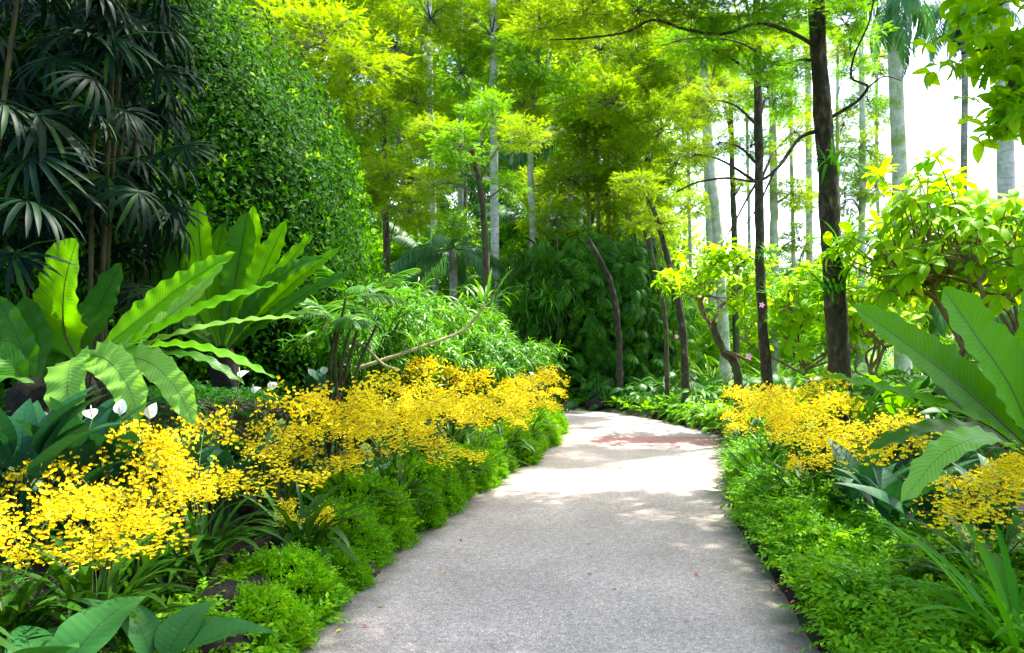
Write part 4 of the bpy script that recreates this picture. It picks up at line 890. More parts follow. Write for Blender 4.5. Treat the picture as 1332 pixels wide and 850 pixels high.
def put_clump(o, base, c, r, mat, flat=.85):
    ctr[0] += 1; a, b = CL[ctr[0] % 4]; rz = (ctr[0] * 2.39) % 6.28
    q = link('leaf_clump', a, o, tuple(c - base), (0, 0, rz), (r, r, r * flat)); q.material_slots[0].link = 'OBJECT'; q.material_slots[0].material = M[mat]
    link('twigs', b, q)
def tree(label, name, cat, trunk, Y, r0, r1, bark, clumps, mat, group=None, limbs=True):
    """trunk: pixel points from the ground up at distance Y; clumps: (px,py,dY,r_px[,mat])"""
    px = trunk[0][0]; base = np.array([(px - 666) * Y / FPX, Y, 0.]); base[2] = g1(base[0], Y) - .05
    o = thing(name, label, cat, base, group); pts = [(0, 0, 0)] + [tuple(at(x, y, Y) - base) for x, y in trunk[1:]]
    mb = MB(); P = smooth_path(pts, 40); q_ = np.linspace(0, 1, 40); tube(mb, P, (r0 + (r1 - r0) * q_) * (1 + .7 * np.exp(-q_ * 28)), 9, .08); P = smooth_path(pts, 26); link('trunk', mb.mesh('trunk', M[bark]), o)
    for c in clumps:
        C = at(c[0], c[1], Y + c[2]); m = c[4] if len(c) > 4 else mat; r = c[3] * (Y + c[2]) / FPX
        if limbs:
            cl = C - base; k = np.argmin(np.linalg.norm(P[:22] - (cl - [0, 0, .25 * np.linalg.norm(cl[:2])]), axis=1)); k = max(5, k - 1); s = P[k]; mid = (s + cl) / 2 + [0, 0, .12 * np.linalg.norm(cl - s)] + rng.normal(size=3) * .05
            lm = MB(); spline_tube(lm, [s, mid, cl], max(.02, r1 * .5), .012, 10, 5); link('limb', lm.mesh('limb', M['darkbark' if bark == 'darkbark' else 'greytwig']), o)
        put_clump(o, base, C, r, m)
    return o
T = tree
T('feathery lime tree above the clipped creeper dome at the top left', 'feathery_tree', 'tree', [(400, 450), (400, 300), (395, 150), (390, -60)], 20, .13, .05, 'brownbark', [(420, 50, -2, 75), (350, 20, -1, 70), (470, 85, -2, 60), (390, 120, -1, 60), (330, 80, 0, 60), (450, -20, 0, 70), (395, -60, 0, 90)], 'gold')
T('feathery tree right of the creeper dome, its lower branches touching the rim', 'feathery_tree', 'tree', [(505, 450), (503, 330), (500, 200), (498, 60)], 22, .12, .05, 'brownbark', [(515, 60, -1, 62), (480, 150, -2, 50), (540, 130, 0, 55), (505, 225, -2, 52), (560, 200, -1, 45), (530, 270, -2, 48), (480, 250, -2, 40), (560, 20, 0, 65)], 'lime')
T('slender dark forked tree in front of the white palm trunk', 'forked_tree', 'tree', [(633, 450), (633, 370), (628, 270), (615, 195)], 17, .10, .05, 'brownbark', [(600, 190, 0, 42, 'mid'), (565, 240, 0, 36), (640, 150, 1, 40, 'mid'), (680, 175, 0, 36), (590, 290, 0, 28, 'mid'), (660, 240, 0, 28, 'mid'), (560, 170, 1, 34)], 'lime')
T('feathery tree over the middle of the picture with a pale mottled stem', 'feathery_tree', 'tree', [(700, 450), (695, 330), (690, 200), (700, 60)], 23, .14, .06, 'ivybark', [(640, 40, -1, 65), (700, 80, -2, 62, 'mid'), (740, 20, -1, 65), (680, 135, -2, 44), (735, 130, 0, 48, 'mid'), (600, 90, 0, 55, 'mid'), (670, -30, 0, 80)], 'lime')
T('bright lime tree hanging low over the split leaf climbers', 'feathery_tree', 'tree', [(760, 450), (765, 340), (775, 220), (780, 90)], 25, .13, .06, 'brownbark', [(745, 230, -2, 52), (720, 285, -2, 46), (790, 250, -1, 50), (775, 180, -1, 52), (820, 205, -2, 52, 'gold'), (755, 320, -1, 36), (830, 275, -1, 44), (700, 240, 0, 40), (800, 310, -1, 38), (850, 320, -1, 30)], 'lime')
T('golden lime tree right of the middle with airy hanging sprays', 'feathery_tree', 'tree', [(850, 450), (848, 330), (842, 180), (845, 30)], 23, .12, .06, 'brownbark', [(800, 130, -2, 55, 'gold'), (860, 165, -2, 56, 'gold'), (835, 90, -1, 56, 'gold'), (895, 110, -1, 50), (880, 210, -2, 42, 'gold'), (780, 60, -1, 56), (880, 50, -1, 60), (905, 265, -1, 30), (850, 250, -1, 38, 'gold')], 'lime')
T('tall tree at the back with pale top between the two white palms', 'feathery_tree', 'tree', [(600, 450), (600, 300), (598, 120), (600, -40)], 32, .18, .08, 'palebark', [(590, 10, 0, 66, 'mid'), (530, 120, 2, 52, 'mid'), (640, 200, 3, 50, 'mid'), (610, 130, 0, 46), (560, 300, 3, 40, 'mid'), (710, 200, 3, 50, 'mid'), (480, 10, 0, 60)], 'mid')
T('deep green tree behind the left end of the thicket', 'feathery_tree', 'tree', [(455, 450), (455, 330), (450, 200), (440, 60)], 30, .18, .08, 'brownbark', [(445, 160, 0, 55, 'mid'), (420, 200, 0, 50, 'mid'), (500, 300, 0, 46, 'mid'), (450, 260, 0, 46, 'mid'), (520, 180, 0, 50, 'mid'), (400, 0, 2, 80, 'lime')], 'mid')
T('airy green tree with open crown left of the thick dark trunk', 'feathery_tree', 'tree', [(1003, 500), (990, 380), (987, 200), (984, -40)], 12.5, .085, .055, 'darkbark', [(960, 60, 0, 50), (930, 130, 1, 44), (1005, 130, 1, 40, 'mid'), (915, 60, 0, 50, 'mid'), (975, 190, .5, 32, 'mid'), (935, 185, 0, 30), (1040, 20, 1, 45, 'mid'), (905, 200, 1, 26), (960, -40, 1, 60), (1010, 200, 2, 24)], 'lime')
T('slim leaning mossy trunk at the right of the split leaf climbers', 'leaning_tree', 'tree', [(893, 500), (888, 430), (872, 350), (850, 270)], 16, .085, .045, 'darkbark', [(860, 290, 0, 26), (830, 240, 0, 30)], 'lime')
T('second slim leaning trunk, thinner and left of the mossy one', 'leaning_tree', 'tree', [(868, 500), (866, 430), (858, 370), (838, 300)], 17, .055, .035, 'brownbark', [(840, 290, 0, 26)], 'lime')
T('leaning broken trunk wrapped in climber leaves at the centre right', 'broken_tree', 'tree', [(806, 500), (805, 440), (795, 370), (766, 312)], 18.5, .075, .055, 'darkbark', [], 'lime')
T('distant airy tree at the right with thin lichen green stem', 'feathery_tree', 'tree', [(1121, 450), (1121, 330), (1122, 180), (1120, 40)], 27, .14, .08, 'ivybark', [(1120, 190, 0, 34), (1140, 240, 0, 34), (1100, 260, 0, 34), (1130, 130, 1, 34, 'mid'), (1085, 200, 2, 30), (1160, 280, 1, 26)], 'lime')
T('distant airy tree behind the second dark trunk', 'feathery_tree', 'tree', [(1007, 450), (1007, 330), (1006, 220), (1004, 80)], 25, .15, .1, 'ivybark', [(1030, 250, 0, 34), (1000, 110, 0, 38, 'mid'), (1035, 170, 0, 34), (1040, 310, 0, 30), (985, 80, 1, 40, 'mid')], 'lime')
T('slim brown tree between the frangipani and the second dark trunk', 'feathery_tree', 'tree', [(958, 450), (956, 330), (953, 240), (950, 120)], 22, .1, .06, 'brownbark', [(940, 110, 0, 34), (965, 240, 0, 20)], 'lime')
T('pale lichen green stem tree leaning a little, left of the frangipani crown', 'feathery_tree', 'tree', [(945, 450), (935, 320), (924, 210), (914, 60)], 19, .13, .09, 'ivybark', [(900, 30, 0, 55), (935, 60, 0, 45, 'mid'), (905, 150, 0, 36)], 'lime')
T('green tree filling the gap above the bend far back', 'feathery_tree', 'tree', [(820, 450), (822, 330), (825, 200), (825, 60)], 34, .2, .1, 'brownbark', [(820, 30, 0, 66, 'mid'), (870, 80, 2, 55, 'mid'), (800, 340, 0, 50, 'mid'), (720, 350, 0, 50, 'mid'), (850, 360, 0, 40, 'mid')], 'mid')
for (px, Y, r_, bk, cl, lab) in [
    (668, 30, .08, 'ivybark', [(665, 120, 0, 34), (672, 60, 1, 38)], 'slim pale distant stem just right of the central white palm'),
    (716, 33, .09, 'palebark', [(716, 110, 0, 36)], 'slim white distant stem above the split leaf climbers'),
    (757, 31, .07, 'ivybark', [(752, 60, 0, 36)], 'slim pale distant stem left of the yellow bamboo'),
    (826, 36, .10, 'palebark', [(828, 120, 0, 34)], 'slim white distant stem right of the yellow bamboo'),
    (898, 33, .08, 'ivybark', [(895, 60, 0, 36), (900, 200, 0, 24)], 'slim pale distant stem left of the leaning lichen pale one'),
    (975, 31, .07, 'palebark', [(970, 140, 0, 30), (975, 40, 0, 40)], 'slim white distant stem just left of the second dark trunk'),
    (1032, 30, .08, 'ivybark', [(1030, 60, 0, 40), (1035, 140, 0, 34), (1040, 260, 0, 26)], 'slim pale distant stem half way between the two dark trunks'),
    (1092, 29, .07, 'ivybark', [(1105, 60, 0, 40), (1098, 160, 0, 34), (1110, 230, 0, 30), (1105, 310, 0, 28)], 'slim pale distant stem showing beside the right flank of the thick dark trunk'),
    (1143, 32, .08, 'palebark', [(1145, 70, 0, 38), (1140, 150, 0, 30), (1150, 215, 0, 28), (1160, 290, 0, 26)], 'slim white distant stem left of the mottled palm trunk'),
    (1200, 38, .08, 'ivybark', [(1205, 270, 0, 22), (1190, 240, 0, 20)], 'short slim pale distant tree right of the mottled palm trunk')]:
    T(lab, 'slender_tree', 'tree', [(px, 450), (px, 330), (px - 3, 180), (px - 2, 60)] if px != 1200 else [(px, 450), (px, 330), (px - 3, 240)], Y, r_, r_ * .7, bk, cl, 'lime')
# the thick dark trunk, its visible limbs built from the photograph
Yt = 9.5; base = np.array(gp(1093, Yt, -.05)); o = thing('tall_tree', 'tall tree with the thick dark rough trunk standing on the right side of the path', 'tree', base)
mb = MB(); P = spline_tube(mb, [(0, 0, 0)] + [tuple(at(x, y, Yt) - base) for x, y in [(1090, 440), (1082, 330), (1076, 220), (1068, 120), (1062, 0), (1058, -160), (1050, -330)]], .135, .07, 44, 14, .07); link('trunk', mb.mesh('trunk', M['darkbark']), o)
for pts, r0 in [([(1078, 170, 0), (1058, 172, 0), (1040, 180, -.1), (1022, 205, -.3), (1008, 222, -.4), (985, 236, -.5), (945, 232, -.7), (905, 238, -.9), (880, 250, -1.)], .027),
                ([(1072, 158, 0), (1095, 145, 0), (1115, 132, -.1), (1129, 114, -.2), (1120, 108, -.2), (1107, 100, -.2), (1112, 70, -.3), (1130, 30, -.4), (1140, -20, -.5)], .024),
                ([(1060, 60, 0), (1040, 48, -.2), (1018, 38, -.4), (985, 30, -.6), (940, 45, -.8), (890, 38, -1.), (850, 26, -1.2), (815, 42, -1.3), (760, 50, -1.4), (715, 52, -1.5)], .026),
                ([(1066, 80, 0), (1040, 78, .2), (1010, 84, .4), (960, 55, .6), (900, 50, .8), (860, 60, 1.0)], .02), ([(1058, 20, 0), (1100, 10, .2), (1150, -15, .3), (1210, -10, .3)], .03),
                ([(1079, 300, 0), (1093, 292, 0), (1108, 283, -.1), (1120, 270, -.1)], .012), ([(985, 236, -.5), (970, 262, -.6), (950, 300, -.6), (938, 318, -.6)], .014), ([(1008, 222, -.4), (985, 270, -.5), (965, 300, -.5)], .012),
                ([(1129, 114, -.2), (1150, 100, -.3), (1175, 106, -.3)], .012), ([(1062, 0, 0), (1030, -40, -.3), (985, -90, -.8), (900, -140, -1.6)], .05), ([(1060, -60, 0), (1090, -120, -.5), (1150, -180, -1.2)], .05), ([(1057, -150, 0), (1040, -250, -1), (980, -350, -2.2)], .05)]:
    lm = MB(); spline_tube(lm, [tuple(at(x, y, Yt + d) - base) for x, y, d in pts], r0, r0 * .3, 30, 7, .05); link('limb', lm.mesh('limb', M['darkbark']), o)
for (x, y, d, r, m) in [(900, 20, -1, 60, 'mid'), (960, 20, -.7, 55, 'mid'), (830, 10, -1.2, 58, 'lime'), (760, 15, -1.4, 56, 'lime'), (1020, 20, -.3, 50, 'mid'), (1035, 90, .3, 36, 'mid'), (1100, 30, .1, 50, 'mid'), (1110, 90, .3, 30, 'mid'), (990, 90, 0, 40, 'mid'), (705, 35, -1.5, 50, 'lime'),
                        (900, -120, -1.6, 110, 'lime'), (1000, -200, -2.2, 130, 'lime'), (1150, -160, -1, 120, 'lime'), (800, -150, -2, 110, 'lime'), (950, -320, -3.2, 150, 'lime'), (1080, -330, -1, 150, 'lime'), (1200, -300, -2, 130, 'lime')]:
    put_clump(o, base, at(x, y, Yt + d), r * (Yt + d) / FPX, m, .6 if y > -60 else .8)
for (X, Yc, Z, R_) in [(-1.0, 7.9, 7.2, 1.4), (-2.2, 7.5, 7.5, 1.4), (-2.2, 8.9, 8.2, 1.5), (3.4, 7.6, 6.9, 1.7), (4.4, 6.3, 7.2, 1.25), (3.2, 5.4, 7.0, 1.7), (4.6, 4.4, 7.4, 1.9), (3.2, 3.2, 7.0, 1.7), (4.4, 2.2, 7.3, 1.8), (3.6, 9.4, 7.8, 1.8), (5.9, 5.4, 7.8, 1.9)]:  # unseen limbs and clumps added to shade the path, lady palms and creeper
    lm = MB(); c_ = np.array([X, Yc, Z]) - base; spline_tube(lm, [P[34], (P[34] + c_) / 2 + [0, 0, .4], c_], .06, .02, 12, 6); link('limb', lm.mesh('limb', M['darkbark']), o); put_clump(o, base, c_ + base, R_, 'mid', .6)
# orchids and small ferns growing on the trunks
EP = [strap_tuft(400, 30, .42, .07, 'grass', 1.6, .05), strap_tuft(401, 30, .5, .055, 'grass', 1.6, .12)]
for i, (px, py, Y, s, v, lab) in enumerate([
    (1081, 215, 9.3, 1.15, 0, 'strap leaved epiphyte high on the thick dark trunk'), (1092, 330, 9.25, 1.15, 1, 'long leaved orchid half way up the thick dark trunk'),
    (1088, 385, 9.25, 1.1, 0, 'pale rooted orchid tuft on the lower part of the thick dark trunk'), (1000, 335, 12.3, .8, 1, 'tuft of leaves high on the second dark trunk'),
    (1003, 385, 12.3, .8, 0, 'tuft of leaves low on the second dark trunk'), (1098, 360, 9.3, .9, 1, 'arching orchid on the right flank of the thick dark trunk')]):
    p = at(px, py, Y); o = thing('trunk_epiphyte', lab, 'epiphyte', p, None, i * 1.7); link('strap_leaves', EP[v], o, (0, 0, 0), (.3, 0, 0), s)
pk = MB()
for a in range(5): scatter(pk, leafT(.6, 4, .3, .3, 'ovate'), [(0, 0, 0)], [(math.cos(a * 1.257), -.3, math.sin(a * 1.257))], [(0, -1, 0)], [1.0])
PK = pk.mesh('petals', M['pink']); WF = SPATHE
for i, (px, py, Y, s, lab) in enumerate([(974, 464, 12, .06, 'pink orchid bloom between the frangipani stem and the second dark trunk'), (991, 397, 12.1, .05, 'pink orchid bloom high on the second dark trunk'), (880, 438, 15.8, .05, 'small pink bloom on the mossy leaning trunk')]):
    p = at(px, py, Y); o = thing('orchid_bloom', lab, 'flower', p); link('petals', PK, o, (0, 0, 0), (0, 0, 0), s); mb = MB(); tube(mb, smooth_path([(0, 0, 0), (.05, .1, .02), (.2, .3, -.25)], 6), .004, 4); link('flower_stalk', mb.mesh('flower_stalk', M['stalk']), o)

# ------------------------------------------------------------------ palms
PFR = [tmesh('palm_frond', pinnateT(44, .32, .05, 58, .55 + .2 * k, .5, k, .010), M['palm']) for k in range(3)]
def palm(label, trunk, Y, r0, r1, bark, nf, fl, elev=(.0, 1.2), seed=0, crown=True, name='palm_tree'):
    r = random.Random(seed); px = trunk[0][0]; base = np.array([(px - 666) * Y / FPX, Y, 0.]); base[2] = g1(base[0], Y) - .05
    o = thing(name, label, 'palm', base); pts = [(0, 0, 0)] + [tuple(at(x, y, Y) - base) for x, y in trunk[1:]]
    mb = MB(); P = spline_tube(mb, pts, r0, r1, 20, 12, .02); link('trunk', mb.mesh('trunk', M[bark]), o)
    for k in range(nf):
        a = 2.4 * k + r.uniform(-.3, .3); e = r.uniform(*elev)
        link('palm_frond', PFR[k % 3], o, tuple(P[-1]), (e, r.uniform(-.2, .2), a), fl * r.uniform(.85, 1.1))
    return o
palm('white trunked palm standing clear in the centre of the picture', [(644, 450), (644, 370), (643, 250), (642, 120), (640, -120)], 22, .125, .10, 'palebark', 14, 3.2, seed=1)
palm('slimmer white palm left of the central one, half hidden by lime leaves', [(566, 450), (565, 340), (561, 200), (558, 30), (556, -100)], 27, .12, .10, 'palebark', 12, 3.2, seed=2)
palm('thin grey palm stem just left of the dark forked tree', [(606, 450), (606, 350), (605, 230)], 30, .09, .07, 'greybark', 10, 2.6, seed=3)
palm('low palm with blue green arching fronds left of the dark forked tree', [(590, 450), (590, 370), (588, 325)], 21, .12, .10, 'greybark', 14, 2.0, (-.1, 1.1), 4)
palm('second low blue green palm nearer the creeper dome', [(555, 450), (553, 380), (551, 335)], 26, .12, .1, 'greybark', 13, 2.0, (-.1, 1.1), 5)
palm('low blue green palm right of the central white trunk', [(690, 450), (690, 370), (690, 290)], 27, .12, .1, 'greybark', 14, 2.2, (-.1, 1.1), 6)
palm('palm with a dark drooping crown cut by the top of the frame at the right', [(1253, 450), (1253, 300), (1255, 100), (1252, 5)], 30, .13, .11, 'greybark', 16, 2.6, (-.7, .8), 7)
palm('palm with mottled greenish trunk left of the dark crowned one', [(1174, 450), (1172, 280), (1166, 120), (1160, -10)], 22, .22, .17, 'ivybark', 14, 2.6, (-.8, .9), 8)
palm('stout white palm trunk near the right frame edge', [(1311, 500), (1311, 400), (1308, 200), (1302, 0), (1298, -160)], 16, .165, .15, 'palebark', 14, 2.6, (-.5, .9), 9)
palm('distant thin pale palm right of the thick dark trunk', [(1054, 450), (1053, 340), (1052, 190), (1050, 20)], 34, .15, .12, 'palebark', 10, 2.8, (-.3, .9), 10)
palm('distant pale palm behind the frangipani crown', [(930, 450), (925, 350), (920, 210), (915, 60)], 30, .16, .14, 'ivybark', 11, 2.8, (-.3, .9), 11)
palm('slender grey palm behind the hanging lime tree', [(845, 450), (845, 350), (843, 220), (842, 60)], 30, .13, .12, 'palebark', 10, 2.8, (-.3, .9), 12)
palm('far low palm with pale fronds visible under the sky by the thick dark trunk', [(1045, 450), (1045, 400), (1045, 350)], 36, .16, .14, 'greybark', 14, 2.6, (-.1, 1.1), 13)
palm('far low palm seen between the leaning trunk and the frangipani', [(915, 470), (915, 440), (915, 415)], 30, .14, .12, 'greybark', 14, 2.2, (-.1, 1.1), 14)
palm('low palm behind the big contorted shrub at the right', [(1215, 470), (1215, 420), (1212, 370)], 24, .14, .12, 'greybark', 14, 2.2, (-.1, 1.1), 15)
palm('low palm with tan dry fronds by the white trunk at the right edge', [(1345, 470), (1345, 440), (1342, 395)], 14.5, .12, .1, 'greybark', 12, 1.6, (-.4, .8), 16)
palm('tall palm among the lime trees left of centre', [(530, 450), (528, 320), (525, 230)], 34, .14, .12, 'greybark', 14, 3.0, (-.3, 1.0), 17)
palm('palm with hanging crown above the split leaf climbers', [(745, 450), (742, 300), (738, 170)], 29, .14, .12, 'greybark', 14, 2.6, (-.5, .9), 18)
# yellow bamboo
o = thing('yellow_bamboo', 'clump of bright yellow bamboo canes behind the hanging lime tree', 'bamboo', gp(790, 24)); b0 = np.array(o.location)
for k, (x0, x1, top) in enumerate([(791, 793, 120), (797, 802, 150), (783, 776, 140), (775, 760, 160), (806, 822, 150)]):
    mb = MB(); spline_tube(mb, [tuple(at(x0, 470, 24) - b0), tuple(at((x0 + x1) / 2, 320, 24) - b0), tuple(at(x1, top, 24) - b0)], .10 if k == 0 else .07, .05, 14, 8); link('cane', mb.mesh('cane', M['yellowcane' if k in (0, 1) else 'palestem']), o)
    put_clump(o, b0, at(x1, top, 24), 1.2, 'gold')

# ------------------------------------------------------------------ contorted broad leaved shrubs
def rosettes(tips, dirs, n, size, T, mat, seed=0, name='foliage'):
    r = np.random.default_rng(seed); mb = MB(); m = len(tips); P = np.repeat(tips, n, 0); ax = nrm(np.repeat(dirs, n, 0) + r.normal(size=(m * n, 3)) * .15)
    X, Y, Z = basis(ax, np.tile([.1, .2, 1.], (m * n, 1))); a = np.tile(np.arange(n) * 2.4, m) + r.uniform(-.3, .3, m * n); el = np.tile(np.linspace(.1, 1.0, n), m) + r.uniform(-.15, .15, m * n)
    D = nrm((np.cos(a) * np.cos(el))[:, None] * X + (np.sin(a) * np.cos(el))[:, None] * Z + (np.sin(el) * .9)[:, None] * Y + [0, 0, -.12])
    scatter(mb, T, P - ax * .02, D, nrm(Y * .7 + [0, 0, .9]), size * r.uniform(.65, 1.15, m * n)); return mb.mesh(name, M[mat])
def contorted(label, base, trunkpts, tipsN, center, R, size, n, seed, mat='frang', bark='twig', r0=.05, cat='shrub', name='contorted_shrub', flat=.75, T=None):
    r = np.random.default_rng(seed); base = np.array(base, float); o = thing(name, label, cat, base)
    mb = MB(); C = np.array(center) - base; P = spline_tube(mb, trunkpts, r0, r0 * .55, 20, 8, .1); link('trunk', mb.mesh('trunk', M[bark]), o)
    hubs = [P[-1]]; hm = []
    for k in range(7):
        h = C + r.normal(size=3) * R * [.38, .38, .16] - [0, 0, R * .3]; mid = (P[-1 - k % 5] + h) / 2 + r.normal(size=3) * R * .13
        m2 = (mid + h) / 2 + r.normal(size=3) * R * .1
        lm = MB(); Q = spline_tube(lm, [P[-1 - k % 5], mid, m2, h], r0 * .5, r0 * .3, 16, 6, .1); hm.append(Q); link('branch', lm.mesh('branch', M[bark]), o)
    Q = np.concatenate(hm); tw = MB(); d = rdir(tipsN, -.7, 1); tips = C + d * r.uniform(.5, 1.12, (tipsN, 1)) * R * [1, 1, flat] * (1 + .22 * np.sin(d[:, :1] * 5 + seed) * np.sin(d[:, 2:] * 6))
    for t in tips:
        k = np.argmin(np.linalg.norm(Q - t, axis=1) + r.uniform(0, .25 * R, len(Q))); s = Q[k]; spline_tube(tw, [s, (s + t) / 2 + r.normal(size=3) * .06 * R, t], r0 * .22, r0 * .1, 8, 4)
    link('twigs', tw.mesh('twigs', M[bark]), o)
    link('foliage', rosettes(tips, nrm(d + [0, 0, .6]), n, size, T if T else leafT(.42, 6, .3, .45, 'obov'), mat, seed), o); return o
Y = 8.6; b = gp(1260, Y)
contorted('big shrub with contorted brown branches and bright lime leaves in front of the sky', b, [(0, 0, 0), (.02, 0, .5), (-.1, 0, .95), (-.02, 0, 1.25)], 190, at(1245, 318, Y), 1.12, .24, 8, 1, r0=.06)
contorted('lime leaved shrub rising at the right frame edge behind the contorted one', gp(1340, 9.8), [(0, 0, 0), (.05, 0, .6), (-.1, 0, 1.2)], 110, at(1335, 335, 9.8), 1.0, .24, 8, 2, r0=.05)
contorted('small lime leaved shrub just right of the second dark trunk', gp(1050, 13.0), [(0, 0, 0), (.05, 0, .6), (-.05, 0, 1.0)], 110, at(1048, 400, 13.0), .95, .24, 8, 3, r0=.04)
contorted('small lime leaved shrub between the thick dark trunk and the contorted shrub', gp(1135, 12.0), [(0, 0, 0), (.05, 0, .5), (-.05, 0, .9)], 90, at(1135, 400, 12.0), .85, .22, 8, 4, r0=.04)
# frangipani with the crooked stem
Y = 14.0; b = np.array(gp(962, Y)); o = thing('frangipani_tree', 'crooked frangipani with yellow lime leaves leaning left beside the second dark trunk', 'tree', b); L_ = lambda x, y, d=0: tuple(at(x, y, Y + d) - b)
mb = MB(); spline_tube(mb, [(0, 0, -.05), L_(958, 480), L_(942, 458), L_(932, 438), L_(928, 420)], .085, .055, 20, 9, .1); link('trunk', mb.mesh('trunk', M['brownbark']), o)
tips = []
for pts in [[(932, 438), (918, 412), (912, 392), (924, 375), (930, 350), (920, 340)], [(928, 420), (936, 400), (952, 385), (957, 355), (950, 335)], [(930, 430), (912, 405), (910, 390), (915, 385), (895, 372)], [(940, 455), (965, 465), (978, 470)], [(952, 385), (965, 372), (985, 360)], [(957, 350), (975, 338), (1000, 342)], [(912, 392), (880, 375), (868, 368)]]:
    lm = MB(); Q = spline_tube(lm, [L_(x, y, .15 * math.sin(i * 2 + x)) for i, (x, y) in enumerate(pts)], .035, .015, 16, 7, .1); link('branch', lm.mesh('branch', M['twig']), o); tips += [Q[-1], Q[-5]]
r = np.random.default_rng(5); ex = []
for (x, y, n, sp) in [(880, 365, 26, (22, 8)), (945, 335, 40, (40, 14)), (985, 350, 26, (30, 16)), (930, 352, 24, (30, 14)), (960, 395, 12, (20, 14)), (905, 372, 14, (20, 8))]:
    for k in range(n): ex.append(np.array(L_(x + r.normal() * sp[0] * .6, y + r.normal() * sp[1] * .8, r.normal() * .5)))
tw = MB()
for t in ex:
    k = min(tips, key=lambda q: np.linalg.norm(q - t)); spline_tube(tw, [k, (k + t) / 2 + r.normal(size=3) * .04, t], .01, .005, 6, 4)
link('twigs', tw.mesh('twigs', M['twig']), o); ex = np.array(ex); dd = nrm(r.normal(size=ex.shape) * .5 + [0, 0, 1]); 
link('foliage', rosettes(ex, dd, 7, .2, leafT(.42, 6, .3, .45, 'obov'), 'frang', 7), o)
# overhanging branch from a tree outside the frame
b = np.array([4.6, 5.3, g1(4.6, 5.3) - .05]); o = thing('overhanging_tree', 'tree outside the frame whose leafy branch hangs into the top right corner', 'tree', b)
mb = MB(); P = spline_tube(mb, [(0, 0, 0), (.05, 0, 1.5), (-.05, .05, 3), (.1, 0, 4.6)], .12, .07, 24, 10, .08); link('trunk', mb.mesh('trunk', M['brownbark']), o)
A = np.array(at(1332, 55, 5.2) - b); ex = []; r = np.random.default_rng(8)
for pts in [[(1420, 40), (1332, 55), (1290, 62), (1250, 70)], [(1400, -20), (1330, -10), (1285, 15), (1250, 20)], [(1332, 55), (1318, 90), (1312, 130), (1310, 170)], [(1360, 45), (1340, 100), (1330, 130), (1325, 150)]]:
    lm = MB(); Q = spline_tube(lm, ([tuple(P[15])] if pts[0][0] >= 1400 else []) + [tuple(at(x, y, 5.2) - b) for x, y in pts], .018, .006, 18, 6); link('branch', lm.mesh('branch', M['brownbark']), o)
    for k in range(4, 18): ex += [Q[k] + r.normal(size=3) * [.09, .12, .07] for _ in range(4)]
ex = np.array(ex); dd = nrm(r.normal(size=ex.shape) * .6 + [-.3, 0, .1]); tw = MB()
for t in ex: tube(tw, [t + [.06, 0, .05], t], .0025, 3)
link('twigs', tw.mesh('twigs', M['twig']), o); link('foliage', rosettes(ex, dd, 3, .135, leafT(.5, 6, .25, .4, 'ovate'), 'overleaf', 3), o)
for (dx, dy, dz, rr) in [(-.2, 0, 5.0, 1.2), (.5, -1.6, 4.9, 1.4), (-1.0, -1.2, 5.1, 1.4), (-2.4, -.6, 5.4, 1.3), (-.6, -3.0, 5.2, 1.4), (0, 0, 6.3, 1.6)]:  # unseen crown, enlarged to cast shade on the near path
    t_ = rdir(110, -.6, 1) * rr * rng.uniform(.4, 1, (110, 1)) + [dx, dy, dz]; link('foliage', rosettes(t_, rdir(110, 0, 1), 6, .16, leafT(.5, 4, .25, .4, 'ovate'), 'overleaf', 3), o)

# ------------------------------------------------------------------ far-off wood
def wood(name, label, boxes, n, size, mat):
    mb = MB(); tot = sum(b[6] for b in boxes); PP = []
    for (x0, x1, y0, y1, h0, h1, wgt) in boxes:
        m = int(n * wgt / tot); k = 60; cx = rng.uniform(x0, x1, k); cy = rng.uniform(y0, y1, k); cz = rng.uniform(0, 1, k) ** .9 * (h1 - h0) + h0; cr = rng.uniform(.8, 2.2, k) * (h1 - h0 + 4) / 14
        q = rng.integers(0, k, m); d = rdir(m, -.6, 1) * rng.uniform(.6, 1, (m, 1)) * cr[q][:, None]; PP.append(np.stack([cx[q], cy[q], cz[q]], 1) + d)
    P = np.concatenate(PP); P[:, 2] = np.maximum(P[:, 2], .1)
    for g in range(3):
        q = np.arange(len(P)) % 3 == g; scatter(mb, SPRAYS[g], P[q], nrm(rng.normal(size=(q.sum(), 3)) + [0, 0, -.1]), nrm(rng.normal(size=(q.sum(), 3)) * .5 + [0, 0, 1]), size * rng.uniform(.6, 1.5, q.sum()))
    o = link(name, mb.mesh(name, M[mat])); tag(o, label, 'wood'); o['kind'] = 'stuff'
wood('far_wood', 'far off bright green wood closing the view behind the garden', [(-32, -8, 38, 48, 2, 30, 3), (-14, 1, 38, 46, 1, 27, 3.5), (0, 9, 38, 46, 1, 19, 2.2), (8, 40, 46, 56, .3, 5.5, 1.6), (-30, 10, 50, 60, 1, 33, 2.5)], 42000, 1.0, 'distant')
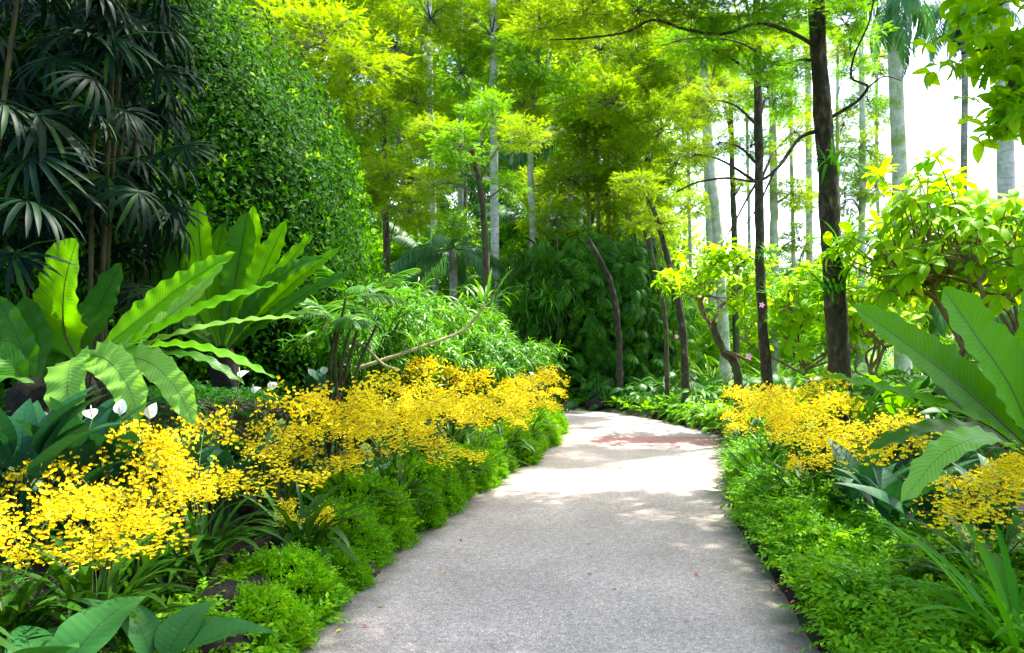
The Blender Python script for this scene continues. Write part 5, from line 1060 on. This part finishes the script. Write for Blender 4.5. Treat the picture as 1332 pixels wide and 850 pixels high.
wood('woodland_thicket', 'tangled mid green thicket between the trunks behind the thicket and climbers', [(-8, 3, 26, 34, .3, 5.5, 3), (2, 9, 25, 34, .2, 3.0, 1.4), (8, 22, 24, 34, .2, 3.0, 1.4)], 14000, .55, 'mid')

# ------------------------------------------------------------------ light, sky, camera
SUN_AZ, SUN_EL = math.radians(50), math.radians(60)      # azimuth clockwise from the view direction
w = bpy.data.worlds.new('World'); scene.world = w; w.use_nodes = True; nt = w.node_tree; nt.nodes.clear()
sky = nt.nodes.new('ShaderNodeTexSky'); sky.sky_type = 'NISHITA'; sky.sun_disc = False; sky.sun_elevation = SUN_EL; sky.sun_rotation = SUN_AZ; sky.air_density = 1.0; sky.dust_density = 3.0; sky.ozone_density = 1.0
bg = nt.nodes.new('ShaderNodeBackground'); bg.inputs['Strength'].default_value = .15; wo = nt.nodes.new('ShaderNodeOutputWorld')
nt.links.new(sky.outputs[0], bg.inputs['Color']); nt.links.new(bg.outputs[0], wo.inputs['Surface'])
sl = bpy.data.lights.new('sun', 'SUN'); sl.energy = 3.2; sl.angle = math.radians(.6); sl.color = (1, .95, .85)
so = link('sun', sl, None, (0, 0, 20)); d = Vector((math.sin(SUN_AZ) * math.cos(SUN_EL), math.cos(SUN_AZ) * math.cos(SUN_EL), math.sin(SUN_EL))); so.rotation_euler = d.to_track_quat('Z', 'Y').to_euler()
cam = bpy.data.cameras.new('camera'); cam.sensor_width = 36; cam.lens = 36 * FPX / 1332; cam.clip_end = 2000; cam.clip_start = .05
co = link('camera', cam, None, (0, 0, CAMZ), (PI / 2 + PITCH, 0, 0)); scene.camera = co
vs = scene.view_settings; vs.view_transform = 'Standard'; vs.look = 'None'; vs.gamma = 1; vs.use_curve_mapping = False; vs.exposure = 2.42
scene.render.resolution_x = 1024; scene.render.resolution_y = 653
scene.cycles.max_bounces = 6; scene.cycles.diffuse_bounces = 4; scene.cycles.glossy_bounces = 2; scene.cycles.transmission_bounces = 4; scene.cycles.caustics_reflective = False; scene.cycles.caustics_refractive = False
